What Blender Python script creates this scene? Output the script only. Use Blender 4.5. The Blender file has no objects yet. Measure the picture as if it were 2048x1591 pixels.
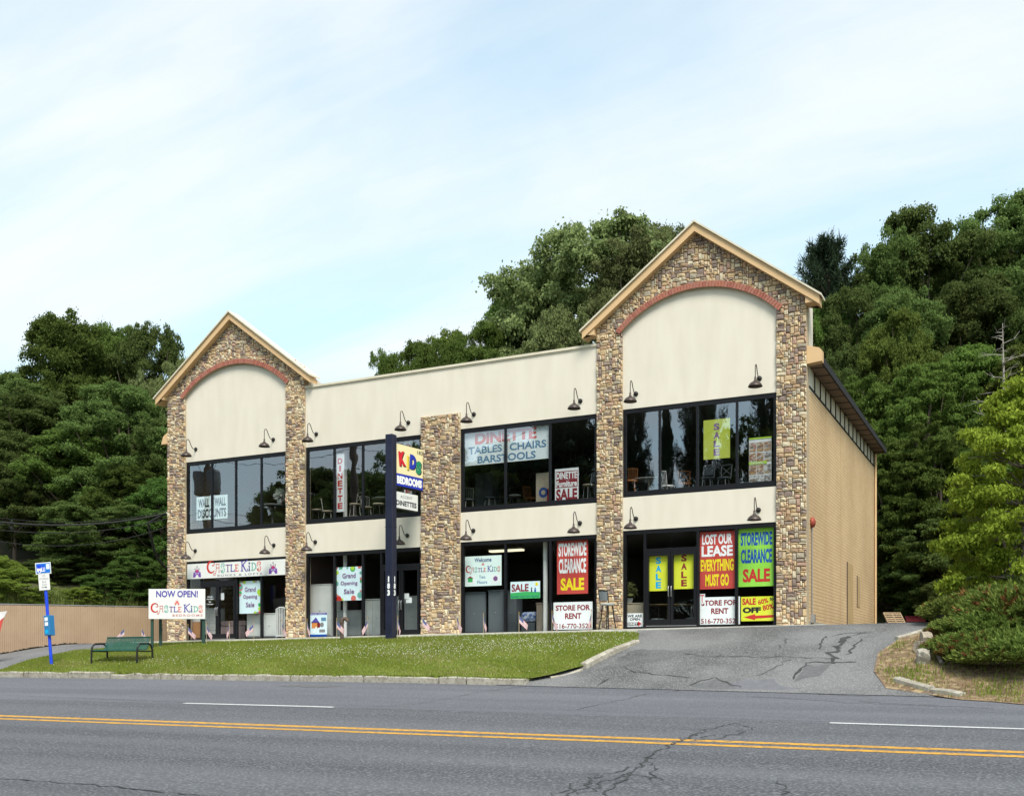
import bpy, bmesh, math, random
import numpy as np
from mathutils import Vector, Matrix, geometry
random.seed(7)
R = math.radians
scene = bpy.context.scene

# ---------------------------------------------------------------- camera
# World axes follow the store: x along its front (right end at x=0), y into the block, z up.
F_PX, CX, HY = 2079.0, 1024.0, 1320.0           # focal length, axis and eye level in photograph pixels
CAM = Vector((5.80, -30.65, 1.60))
YAW = math.atan2(.4471, .8946)
cam_d = bpy.data.cameras.new('camera')
cam_o = bpy.data.objects.new('camera', cam_d)
scene.collection.objects.link(cam_o)
cam_o.location = CAM
cam_o.rotation_euler = (R(90), 0, YAW)
cam_d.sensor_width = 36
cam_d.lens = 36 * F_PX / 2048
cam_d.shift_y = (HY - 795.5) / 2048
cam_d.clip_start = .1
cam_d.clip_end = 3000
scene.camera = cam_o

# ---------------------------------------------------------------- sky, sun, exposure
SUN_EL, SUN_DIR = R(54), Vector((.50, -.62, 0)).normalized()
w = bpy.data.worlds.new('World'); scene.world = w; w.use_nodes = True
nt = w.node_tree; N = nt.nodes; L = nt.links
N.clear()
out = N.new('ShaderNodeOutputWorld'); bg = N.new('ShaderNodeBackground')
sky = N.new('ShaderNodeTexSky'); sky.sky_type = 'NISHITA'; sky.sun_disc = False
sky.sun_elevation = SUN_EL; sky.sun_rotation = math.atan2(SUN_DIR.x, SUN_DIR.y)
sky.air_density = 1.0; sky.dust_density = 1.2; sky.ozone_density = 1.0
tc = N.new('ShaderNodeTexCoord')
sep = N.new('ShaderNodeSeparateXYZ'); L.new(tc.outputs['Generated'], sep.inputs[0])
addz = N.new('ShaderNodeMath'); addz.operation = 'ADD'; addz.inputs[1].default_value = .22; L.new(sep.outputs[2], addz.inputs[0])
mx = N.new('ShaderNodeMath'); mx.operation = 'MAXIMUM'; mx.inputs[1].default_value = .06; L.new(addz.outputs[0], mx.inputs[0])
dx = N.new('ShaderNodeMath'); dx.operation = 'DIVIDE'; L.new(sep.outputs[0], dx.inputs[0]); L.new(mx.outputs[0], dx.inputs[1])
dy = N.new('ShaderNodeMath'); dy.operation = 'DIVIDE'; L.new(sep.outputs[1], dy.inputs[0]); L.new(mx.outputs[0], dy.inputs[1])
cmb = N.new('ShaderNodeCombineXYZ'); L.new(dx.outputs[0], cmb.inputs[0]); L.new(dy.outputs[0], cmb.inputs[1])
mp = N.new('ShaderNodeMapping'); mp.inputs['Rotation'].default_value = (0, 0, R(24)); mp.inputs['Scale'].default_value = (.62, 1.5, 1)
mp.inputs['Location'].default_value = (.9, 2.3, 0)
L.new(cmb.outputs[0], mp.inputs[0])
n1 = N.new('ShaderNodeTexNoise'); n1.inputs['Scale'].default_value = 1.15; n1.inputs['Detail'].default_value = 9; n1.inputs['Roughness'].default_value = .56; n1.inputs['Distortion'].default_value = .35
L.new(mp.outputs[0], n1.inputs['Vector'])
mp2 = N.new('ShaderNodeMapping'); mp2.inputs['Rotation'].default_value = (0, 0, R(38)); mp2.inputs['Scale'].default_value = (.45, 3.2, 1); L.new(cmb.outputs[0], mp2.inputs[0])
n2_ = N.new('ShaderNodeTexNoise'); n2_.inputs['Scale'].default_value = 1.6; n2_.inputs['Detail'].default_value = 10; n2_.inputs['Roughness'].default_value = .62; n2_.inputs['Distortion'].default_value = .6; L.new(mp2.outputs[0], n2_.inputs['Vector'])
wsp = N.new('ShaderNodeMath'); wsp.operation = 'MULTIPLY_ADD'; wsp.inputs[1].default_value = .34; L.new(n2_.outputs[0], wsp.inputs[0])
sh_ = N.new('ShaderNodeMath'); sh_.operation = 'SUBTRACT'; sh_.inputs[1].default_value = .17; L.new(n1.outputs[0], sh_.inputs[0]); L.new(sh_.outputs[0], wsp.inputs[2])
rp = N.new('ShaderNodeValToRGB'); rp.color_ramp.interpolation = 'EASE'
rp.color_ramp.elements[0].position = .30; rp.color_ramp.elements[0].color = (.48, .48, .48, 1)
rp.color_ramp.elements[1].position = .74; rp.color_ramp.elements[1].color = (1, 1, 1, 1)
L.new(wsp.outputs[0], rp.inputs[0])
mix = N.new('ShaderNodeMix'); mix.data_type = 'RGBA'
tint = N.new('ShaderNodeMix'); tint.data_type = 'RGBA'; tint.blend_type = 'MULTIPLY'; tint.inputs['Factor'].default_value = 1; tint.inputs['B'].default_value = (1.15, 1.68, 1.46, 1)
L.new(sky.outputs[0], tint.inputs['A'])
L.new(rp.outputs[0], mix.inputs['Factor']); L.new(tint.outputs['Result'], mix.inputs['A'])
mix.inputs['B'].default_value = (4.95, 5.15, 5.25, 1)
L.new(mix.outputs['Result'], bg.inputs[0]); bg.inputs[1].default_value = .115
L.new(bg.outputs[0], out.inputs[0])
sun_d = bpy.data.lights.new('sun', 'SUN'); sun_o = bpy.data.objects.new('sun', sun_d)
scene.collection.objects.link(sun_o)
sun_d.energy = 2.8; sun_d.angle = R(24); sun_d.color = (1, .955, .88)
sdir = Vector((SUN_DIR.x * math.cos(SUN_EL), SUN_DIR.y * math.cos(SUN_EL), math.sin(SUN_EL)))
sun_o.rotation_euler = sdir.to_track_quat('Z', 'Y').to_euler()
sun_o.location = sdir * 80
vs = scene.view_settings
vs.view_transform = 'Standard'; vs.look = 'None'; vs.exposure = .82; vs.gamma = 1; vs.use_curve_mapping = False
cy = scene.cycles
cy.max_bounces = 7; cy.diffuse_bounces = 3; cy.glossy_bounces = 3; cy.transmission_bounces = 4; cy.transparent_max_bounces = 12
cy.caustics_reflective = False; cy.caustics_refractive = False

# ---------------------------------------------------------------- survey: photograph pixel -> place
FWD = Vector((-.4471, .8946, 0)).normalized(); RGT = Vector((FWD.y, -FWD.x, 0))
def ray(px, py): return FWD + RGT * ((px - CX) / F_PX) + Vector((0, 0, (HY - py) / F_PX))
def on_y(px, py, y=0.0):
    r = ray(px, py); k = (y - CAM.y) / r.y; return CAM + r * k
def on_x(px, py, x=0.0):
    r = ray(px, py); k = (x - CAM.x) / r.x; return CAM + r * k
def at(px, py, d): return CAM + ray(px, py) * d
def X(px, y=0.0): return on_y(px, HY, y).x

# ---------------------------------------------------------------- ground heights
def zb(x): return 2.567 + .0112 * max(-40, min(15, x))
def edge_grade(x, n):
    t = -x
    g = .0129 * (t - 9) if t < 9 else .0024 * (t - 9)
    g = max(-.32, min(.12, g))
    return g * max(0, min(1, (15 - n) / 8))
RN = [7, 9, 11.5, 15, 20, 30, 60]; RZ = [1.0, .76, .55, .33, .15, 0, -.05]
def road_z(x, y):
    n = -y
    return float(np.interp(n, RN, RZ)) + edge_grade(x, max(7, n))
def up_z(x, y):
    n = -y
    b = zb(x)
    if n <= 0: return b + .035 * min(-n, 17)
    wv = max(0, min(1, (n - 1.2) / 5.8)) ** 1.25
    return b - (b - road_z(x, -7)) * wv
def sstep(a, b, v):
    v = max(0, min(1, (v - a) / (b - a))); return v * v * (3 - 2 * v)
def hill(x, y):
    s = max(0, y - 17.5)
    sl = .16 + .30 * sstep(-45, -15, x)
    z = sl * min(s, 60) * sstep(0, 4, s)
    fs = -29.7 + (max(-9, min(9.2, y)) + 3.66) * .318 - x - .35        # metres behind the fence
    z += (.95 * min(1.95, max(0, fs)) + .06 * min(6, max(0, fs - 1.95)) + .3 * min(20, max(0, fs - 7))) * sstep(-13, -9, y)
    z += .30 * min(26, max(0, x - 9)) * sstep(-4, 8, y)
    return z
def bank(x, y):      # the raised planting bed right of the driveway
    return .16 * sstep(2.2, 5.5, x) * sstep(-6.9, -4.5, y) * (1 - .4 * sstep(2, 9, y))
def G(x, y):
    if y <= -7: return road_z(x, y)
    return up_z(x, y) + hill(x, y)
def on_ground(px, py, f=None):
    f = f or G
    r = ray(px, py); prev = None
    d = 8.0
    while d < 120:
        p = CAM + r * d
        h = p.z - f(p.x, p.y)
        if h <= 0:
            lo, hi = d - .1, d
            for _ in range(24):
                m = (lo + hi) / 2; p = CAM + r * m
                if p.z > f(p.x, p.y): lo = m
                else: hi = m
            return CAM + r * hi
        d += .1
    return CAM + r * 60

# ---------------------------------------------------------------- materials
M = {}
def _n(nt, t, **kw):
    n = nt.nodes.new('ShaderNode' + t)
    for k, v in kw.items(): setattr(n, k, v)
    return n
def mat(name, c, c2=None, scale=6, rough=.7, bump=0, bscale=60, metal=0, spec=.3, detail=5, lo=.35, hi=.65, stretch=None, c3=None, c3scale=40, c3amt=.5):
    m = bpy.data.materials.new(name); m.use_nodes = True; nt = m.node_tree
    b = nt.nodes['Principled BSDF']
    b.inputs['Roughness'].default_value = rough; b.inputs['Metallic'].default_value = metal
    b.inputs['Specular IOR Level'].default_value = spec
    tcx = _n(nt, 'TexCoord'); src = tcx.outputs['Object']
    if stretch:
        mpx = _n(nt, 'Mapping'); mpx.inputs['Scale'].default_value = stretch
        nt.links.new(src, mpx.inputs[0]); src = mpx.outputs[0]
    if c2:
        n = _n(nt, 'TexNoise'); n.inputs['Scale'].default_value = scale; n.inputs['Detail'].default_value = detail
        nt.links.new(src, n.inputs['Vector'])
        mr = _n(nt, 'MapRange'); mr.inputs[1].default_value = lo; mr.inputs[2].default_value = hi
        nt.links.new(n.outputs[0], mr.inputs[0])
        mm = _n(nt, 'Mix', data_type='RGBA')
        mm.inputs['A'].default_value = (*c, 1); mm.inputs['B'].default_value = (*c2, 1)
        nt.links.new(mr.outputs[0], mm.inputs['Factor'])
        col = mm.outputs['Result']
        if c3:
            n3 = _n(nt, 'TexNoise'); n3.inputs['Scale'].default_value = c3scale; n3.inputs['Detail'].default_value = 3
            nt.links.new(tcx.outputs['Object'], n3.inputs['Vector'])
            m3 = _n(nt, 'MapRange'); m3.inputs[1].default_value = .48; m3.inputs[2].default_value = .66; m3.inputs[4].default_value = c3amt
            nt.links.new(n3.outputs[0], m3.inputs[0])
            mm3 = _n(nt, 'Mix', data_type='RGBA'); mm3.inputs['B'].default_value = (*c3, 1)
            nt.links.new(m3.outputs[0], mm3.inputs['Factor']); nt.links.new(col, mm3.inputs['A']); col = mm3.outputs['Result']
        nt.links.new(col, b.inputs['Base Color'])
    else:
        b.inputs['Base Color'].default_value = (*c, 1)
    if bump:
        n2 = _n(nt, 'TexNoise'); n2.inputs['Scale'].default_value = bscale; n2.inputs['Detail'].default_value = 4
        nt.links.new(tcx.outputs['Object'], n2.inputs['Vector'])
        bp = _n(nt, 'Bump'); bp.inputs['Strength'].default_value = bump; bp.inputs['Distance'].default_value = .02
        nt.links.new(n2.outputs[0], bp.inputs['Height']); nt.links.new(bp.outputs[0], b.inputs['Normal'])
    M[name] = m
    return m
def leafmat(name, dark, light, trans=.35, var=.35):
    m = bpy.data.materials.new(name); m.use_nodes = True; nt = m.node_tree
    b = nt.nodes['Principled BSDF']; o = nt.nodes['Material Output']
    b.inputs['Roughness'].default_value = .75; b.inputs['Specular IOR Level'].default_value = .08
    g = _n(nt, 'NewGeometry'); oi = _n(nt, 'ObjectInfo')
    mm = _n(nt, 'Mix', data_type='RGBA'); mm.inputs['A'].default_value = (*dark, 1); mm.inputs['B'].default_value = (*light, 1)
    nt.links.new(g.outputs['Random Per Island'], mm.inputs['Factor'])
    hs = _n(nt, 'HueSaturation')
    mr = _n(nt, 'MapRange'); mr.inputs[3].default_value = 1 - var; mr.inputs[4].default_value = 1 + var * .8
    nt.links.new(oi.outputs['Random'], mr.inputs[0]); nt.links.new(mr.outputs[0], hs.inputs['Value'])
    mr2 = _n(nt, 'MapRange'); mr2.inputs[3].default_value = .485; mr2.inputs[4].default_value = .512
    nt.links.new(oi.outputs['Random'], mr2.inputs[0]); nt.links.new(mr2.outputs[0], hs.inputs['Hue'])
    nt.links.new(mm.outputs['Result'], hs.inputs['Color'])
    nt.links.new(hs.outputs[0], b.inputs['Base Color'])
    t = _n(nt, 'BsdfTranslucent'); nt.links.new(hs.outputs[0], t.inputs[0])
    ms = _n(nt, 'MixShader'); ms.inputs[0].default_value = trans
    nt.links.new(b.outputs[0], ms.inputs[1]); nt.links.new(t.outputs[0], ms.inputs[2]); nt.links.new(ms.outputs[0], o.inputs[0])
    M[name] = m
mat('stucco', (.71, .65, .55), (.67, .608, .505), 1.6, .85, .3, 120, spec=.15, stretch=(1.6, 1.6, .35), c3=(.60, .55, .44), c3scale=.8, c3amt=.22)
mat('stucco_trim', (.66, .60, .47), (.60, .54, .42), 3, .8, .1, 90)
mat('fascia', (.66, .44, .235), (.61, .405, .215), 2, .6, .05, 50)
mat('mortar', (.46, .37, .25), (.40, .32, .215), 8, .9, .3, 90)
STONES = []
for i, (a, b2, c3) in enumerate([((.52, .375, .215), (.64, .50, .32), (.33, .235, .15)), ((.48, .33, .17), (.60, .45, .26), (.30, .20, .12)),
        ((.58, .475, .32), (.68, .58, .42), (.40, .31, .20)), ((.52, .35, .215), (.43, .28, .165), (.28, .18, .12)),
        ((.19, .14, .12), (.30, .22, .18), (.12, .09, .08)), ((.28, .21, .165), (.40, .30, .23), (.18, .13, .11)),
        ((.37, .305, .22), (.48, .41, .30), (.26, .20, .15)), ((.41, .25, .175), (.50, .33, .235), (.26, .15, .12))]):
    gy = lambda c: tuple(min(.75, 1.16 * (.93 * v + .07 * (c[0] + c[1] + c[2]) / 3)) for v in c)
    STONES.append(mat('stone_%d' % i, gy(a), gy(b2), 9, .85, .6, 26, c3=c3, c3scale=17, c3amt=.55, spec=.2))
for i, (a, b2) in enumerate([((.34, .115, .075), (.41, .16, .11)), ((.27, .09, .065), (.36, .125, .09)), ((.39, .165, .12), (.32, .12, .085))]):
    mat('brick_%d' % i, a, b2, 30, .85, .4, 60)
mat('black_frame', (.006, .006, .008), rough=.45, spec=.3)
mat('bronze', (.055, .042, .038), (.08, .062, .055), 20, .42, 0, metal=.35)
mat('iron_black', (.015, .014, .014), rough=.5)
mat('concrete', (.31, .28, .23), (.43, .40, .34), 3, .9, .5, 60, c3=(.15, .13, .10), c3scale=11, c3amt=.5)
mat('concrete_pale', (.56, .53, .47), (.66, .63, .57), 3, .9, .25, 60, c3=(.38, .35, .3), c3scale=9, c3amt=.3)
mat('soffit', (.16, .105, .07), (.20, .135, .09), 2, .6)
mat('clerestory', (.60, .53, .40), (.55, .48, .36), 3, .6)
mat('roof_dark', (.02, .02, .022), rough=.8)
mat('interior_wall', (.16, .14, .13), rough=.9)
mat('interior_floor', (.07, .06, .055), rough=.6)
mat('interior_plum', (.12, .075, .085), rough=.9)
mat('white_paint', (.72, .72, .70), rough=.55)
mat('paper_white', (.84, .86, .86), (.80, .83, .84), 3, .6)
mat('paper_mint', (.72, .86, .82), (.76, .88, .86), 2, .6)
mat('paper_blue', (.66, .82, .88), (.72, .86, .90), 2, .6)
mat('vinyl_white', (.74, .84, .86), (.82, .88, .89), 1.4, .5, .2, 3)
mat('ink_red', (.55, .035, .03), rough=.6); mat('ink_maroon', (.26, .02, .03), rough=.6)
mat('ink_black', (.02, .02, .025), rough=.6); mat('ink_navy', (.02, .06, .22), rough=.6)
mat('ink_violet', (.10, .075, .36), rough=.6); mat('ink_purple', (.17, .06, .36), rough=.6)
mat('ink_teal', (.16, .42, .36), rough=.6); mat('ink_orange', (.68, .25, .07), rough=.6)
mat('ink_rose', (.68, .16, .13), rough=.6); mat('ink_grey', (.24, .23, .24), rough=.6)
mat('ink_pink', (.62, .25, .24), rough=.6); mat('ink_cyan', (.0, .38, .72), rough=.6)
mat('ink_blue', (.015, .09, .42), rough=.6); mat('ink_white', (.85, .85, .85), rough=.6)
mat('ink_yellow', (.86, .68, .02), rough=.6); mat('ink_green', (.05, .42, .12), rough=.6)
mat('ink_lime', (.45, .68, .06), rough=.6); mat('ink_steel', (.12, .25, .40), rough=.6)
mat('ink_magenta', (.55, .02, .16), rough=.6); mat('ink_plum', (.22, .10, .25), rough=.6)
mat('banner_red', (.50, .055, .045), (.56, .075, .06), 2, .55); mat('banner_yellow', (.66, .70, .03), (.72, .74, .06), 2, .55)
mat('banner_lime', (.28, .66, .06), (.33, .70, .09), 2, .55); mat('banner_chartreuse', (.50, .58, .06), (.57, .63, .10), 2, .55, .2, 3)
mat('kids_cream', (.82, .72, .42), rough=.35); mat('kids_blue', (.02, .04, .40), rough=.35)
mat('kids_red', (.62, .02, .03), rough=.4); mat('kids_gold', (.85, .62, .08), rough=.4); mat('kids_green', (.02, .24, .13), rough=.4)
mat('post_navy', (.012, .015, .034), (.017, .021, .044), 3, .45, .05, 30)
mat('bench_green', (.012, .075, .056), (.016, .09, .066), 8, .45, spec=.4); mat('bench_black', (.016, .017, .017), rough=.4)
mat('leg_green', (.03, .07, .055), rough=.5)
mat('pole_blue', (.015, .055, .62), (.02, .08, .66), 6, .4); mat('sign_blue', (.02, .16, .58), rough=.4); mat('box_blue', (.03, .19, .43), rough=.45)
mat('fence_tan', (.40, .275, .185), (.45, .315, .215), 1.2, .7)
mat('steel', (.35, .35, .36), rough=.4, metal=.6)
mat('rust_brown', (.10, .07, .055), rough=.7)
mat('cushion', (.40, .35, .26), (.34, .29, .21), 20, .9); mat('chair_dark', (.05, .043, .04), rough=.4); mat('chair_light', (.42, .40, .36), rough=.5)
mat('wood_orange', (.40, .16, .05), (.33, .12, .035), 12, .5, stretch=(1, 1, .15)); mat('wood_tan', (.42, .28, .13), (.50, .35, .18), 14, .55, stretch=(1, 1, .12))
mat('wood_grey', (.20, .165, .13), (.25, .21, .165), 16, .6, stretch=(1, 1, .1))
mat('cabinet_white', (.62, .63, .60), (.56, .57, .55), 3, .5); mat('cabinet_grey', (.30, .32, .31), (.35, .37, .36), 3, .5); mat('cabinet_slate', (.10, .115, .125), rough=.5)
mat('cloth_mauve', (.36, .26, .25), (.44, .33, .31), 7, .9); mat('cloth_blue', (.05, .10, .28), (.5, .55, .62), 14, .9, detail=1); mat('cloth_pink', (.60, .22, .24), rough=.9)
mat('photo_warm', (.30, .14, .07), (.55, .46, .36), 9, .6, detail=2, lo=.42, hi=.58, stretch=(1, 1, 2)); mat('photo_grey', (.22, .20, .19), (.6, .6, .58), 11, .6, detail=2, lo=.42, hi=.58); mat('photo_rose', (.40, .20, .16), (.62, .55, .5), 8, .6, detail=2, lo=.42, hi=.58)
mat('pot_white', (.5, .5, .48), rough=.5); mat('box_brown', (.38, .19, .08), rough=.7)
mat('pallet_wood', (.40, .29, .18), (.30, .21, .13), 9, .85); mat('pallet_red', (.20, .02, .03), (.15, .018, .025), 6, .7)
mat('rock', (.24, .20, .15), (.36, .31, .24), 5, .9, .7, 18); mat('log_grey', (.25, .22, .19), (.12, .10, .085), 10, .9, .5, 20)
mat('trunk', (.085, .065, .05), (.14, .11, .085), 7, .95, .7, 16, stretch=(1, 1, .2)); mat('trunk_pale', (.22, .19, .16), (.14, .12, .10), 7, .9, .5, 16, stretch=(1, 1, .25))
mat('dead_wood', (.26, .23, .20), (.34, .31, .27), 7, .9)
mat('bell_red', (.30, .06, .035), rough=.5)
mat('cable', (.02, .02, .02), rough=.6); mat('cable_silver', (.45, .45, .45), rough=.5)
mat('stripe_yellow', (.58, .30, .035), (.44, .23, .04), 5, .75, c3=(.13, .11, .08), c3scale=9, c3amt=.7)
mat('stripe_white', (.56, .56, .56), (.46, .46, .46), 9, .75, c3=(.25, .25, .26), c3scale=30, c3amt=.4)
mat('crack', (.035, .035, .037), (.06, .06, .062), 9, .95); mat('tar', (.07, .07, .072), (.105, .105, .108), 1.2, .85, .5, 90, c3=(.25, .25, .25), c3scale=22, c3amt=.4)
mat('patch', (.095, .095, .098), (.125, .125, .13), 9, .9, .4, 90); mat('patch_pale', (.12, .12, .135), (.145, .145, .16), 5, .9, .3, 90)
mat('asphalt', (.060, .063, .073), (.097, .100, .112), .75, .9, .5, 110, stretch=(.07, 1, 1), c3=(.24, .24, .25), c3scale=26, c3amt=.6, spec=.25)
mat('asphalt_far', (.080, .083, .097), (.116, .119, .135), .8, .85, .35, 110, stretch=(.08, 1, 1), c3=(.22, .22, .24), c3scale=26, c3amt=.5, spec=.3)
mat('asphalt_drive', (.075, .075, .077), (.145, .145, .147), .45, .92, .6, 80, c3=(.30, .295, .29), c3scale=27, c3amt=.55, lo=.4, hi=.6)
mat('asphalt_lot', (.12, .12, .126), (.16, .16, .165), .7, .9, .4, 90, c3=(.3, .3, .3), c3scale=22, c3amt=.4)
mat('lawn_soil', (.12, .17, .028), (.17, .20, .042), 1.1, .95, .5, 40, c3=(.17, .13, .06), c3scale=3, c3amt=.5)
mat('ground', (.055, .065, .022), (.085, .07, .04), .4, .95, .6, 12)
mat('dirt', (.20, .135, .08), (.12, .078, .05), 1.3, .95, .8, 22, c3=(.36, .28, .16), c3scale=7, c3amt=.7)
leafmat('leaf_oak', (.072, .114, .030), (.158, .215, .062), .5); leafmat('leaf_maple', (.076, .130, .026), (.168, .245, .056), .5)
leafmat('leaf_locust', (.075, .132, .026), (.168, .248, .052), .5); leafmat('leaf_dogwood', (.165, .245, .024), (.36, .46, .062), .5, .1)
leafmat('leaf_grey', (.115, .148, .055), (.245, .285, .11), .44); leafmat('leaf_vine', (.08, .125, .022), (.18, .235, .05))
leafmat('leaf_pine', (.020, .038, .02), (.045, .072, .036), .15); leafmat('leaf_juniper', (.075, .12, .024), (.27, .335, .08), .32, .15)
leafmat('leaf_brown', (.13, .045, .02), (.24, .10, .045), .2, .15); leafmat('leaf_bush', (.13, .19, .028), (.27, .345, .065), .45); leafmat('leaf_ivy', (.05, .10, .02), (.11, .18, .04))
leafmat('grass_blade', (.145, .195, .026), (.29, .335, .068), .4, .05); leafmat('grass_tall', (.13, .17, .045), (.26, .29, .09), .35, .1); leafmat('grass_dry', (.26, .19, .09), (.42, .33, .17), .3, .1)
mat('clover', (.75, .75, .68), rough=.8); mat('flag_red', (.48, .14, .17), rough=.8); mat('flag_white', (.72, .69, .70), rough=.8); mat('flag_blue', (.10, .11, .24), rough=.8); mat('stick', (.45, .36, .24), rough=.8)
def glassmat(key, r0):
    m = bpy.data.materials.new(key); m.use_nodes = True; nt = m.node_tree; nt.nodes.clear()
    o = _n(nt, 'OutputMaterial'); t = _n(nt, 'BsdfTransparent'); t.inputs[0].default_value = (.97, .985, .99, 1)
    g = _n(nt, 'BsdfGlossy'); g.inputs['Roughness'].default_value = .0; g.inputs[0].default_value = (.86, .92, 1, 1)
    lw = _n(nt, 'LayerWeight'); lw.inputs[0].default_value = .5
    pw = _n(nt, 'Math', operation='POWER'); pw.inputs[1].default_value = 4; nt.links.new(lw.outputs['Facing'], pw.inputs[0])
    mr = _n(nt, 'MapRange'); mr.inputs[3].default_value = r0; mr.inputs[4].default_value = .9
    nt.links.new(pw.outputs[0], mr.inputs[0])
    tc = _n(nt, 'TexCoord'); nz = _n(nt, 'TexNoise'); nz.inputs['Scale'].default_value = .9; nz.inputs['Detail'].default_value = 2
    bp = _n(nt, 'Bump'); bp.inputs['Strength'].default_value = .12; bp.inputs['Distance'].default_value = .02
    nt.links.new(tc.outputs['Object'], nz.inputs['Vector']); nt.links.new(nz.outputs[0], bp.inputs['Height']); nt.links.new(bp.outputs[0], g.inputs['Normal'])
    ms = _n(nt, 'MixShader'); nt.links.new(mr.outputs[0], ms.inputs[0]); nt.links.new(t.outputs[0], ms.inputs[1]); nt.links.new(g.outputs[0], ms.inputs[2])
    nt.links.new(ms.outputs[0], o.inputs[0]); M[key] = m
glassmat('glass', .05); glassmat('glass_upper', .26)
def brickwall():
    m = bpy.data.materials.new('tan_brick'); m.use_nodes = True; nt = m.node_tree; b = nt.nodes['Principled BSDF']; b.inputs['Roughness'].default_value = .85
    b.inputs['Specular IOR Level'].default_value = .2
    tc = _n(nt, 'TexCoord'); s = _n(nt, 'SeparateXYZ'); c = _n(nt, 'CombineXYZ')
    nt.links.new(tc.outputs['Object'], s.inputs[0]); nt.links.new(s.outputs[1], c.inputs[0]); nt.links.new(s.outputs[2], c.inputs[1])
    bt = _n(nt, 'TexBrick'); bt.inputs['Scale'].default_value = 1; bt.inputs['Brick Width'].default_value = .30; bt.inputs['Row Height'].default_value = .105
    bt.inputs['Mortar Size'].default_value = .012; bt.inputs['Mortar Smooth'].default_value = .3
    bt.inputs['Color1'].default_value = (.60, .42, .235, 1); bt.inputs['Color2'].default_value = (.65, .465, .27, 1); bt.inputs['Mortar'].default_value = (.42, .285, .155, 1)
    nt.links.new(c.outputs[0], bt.inputs['Vector'])
    nz = _n(nt, 'TexNoise'); nz.inputs['Scale'].default_value = .55; nz.inputs['Detail'].default_value = 5; nt.links.new(tc.outputs['Object'], nz.inputs['Vector'])
    mr = _n(nt, 'MapRange'); mr.inputs[1].default_value = .4; mr.inputs[2].default_value = .75; mr.inputs[4].default_value = .45; nt.links.new(nz.outputs[0], mr.inputs[0])
    mm = _n(nt, 'Mix', data_type='RGBA'); mm.inputs['B'].default_value = (.36, .235, .135, 1)
    nt.links.new(mr.outputs[0], mm.inputs['Factor']); nt.links.new(bt.outputs['Color'], mm.inputs['A']); nt.links.new(mm.outputs['Result'], b.inputs['Base Color'])
    bp = _n(nt, 'Bump'); bp.inputs['Strength'].default_value = .6; bp.inputs['Distance'].default_value = .015; bp.invert = True
    nt.links.new(bt.outputs['Fac'], bp.inputs['Height']); nt.links.new(bp.outputs[0], b.inputs['Normal'])
    M['tan_brick'] = m
brickwall()

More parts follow.
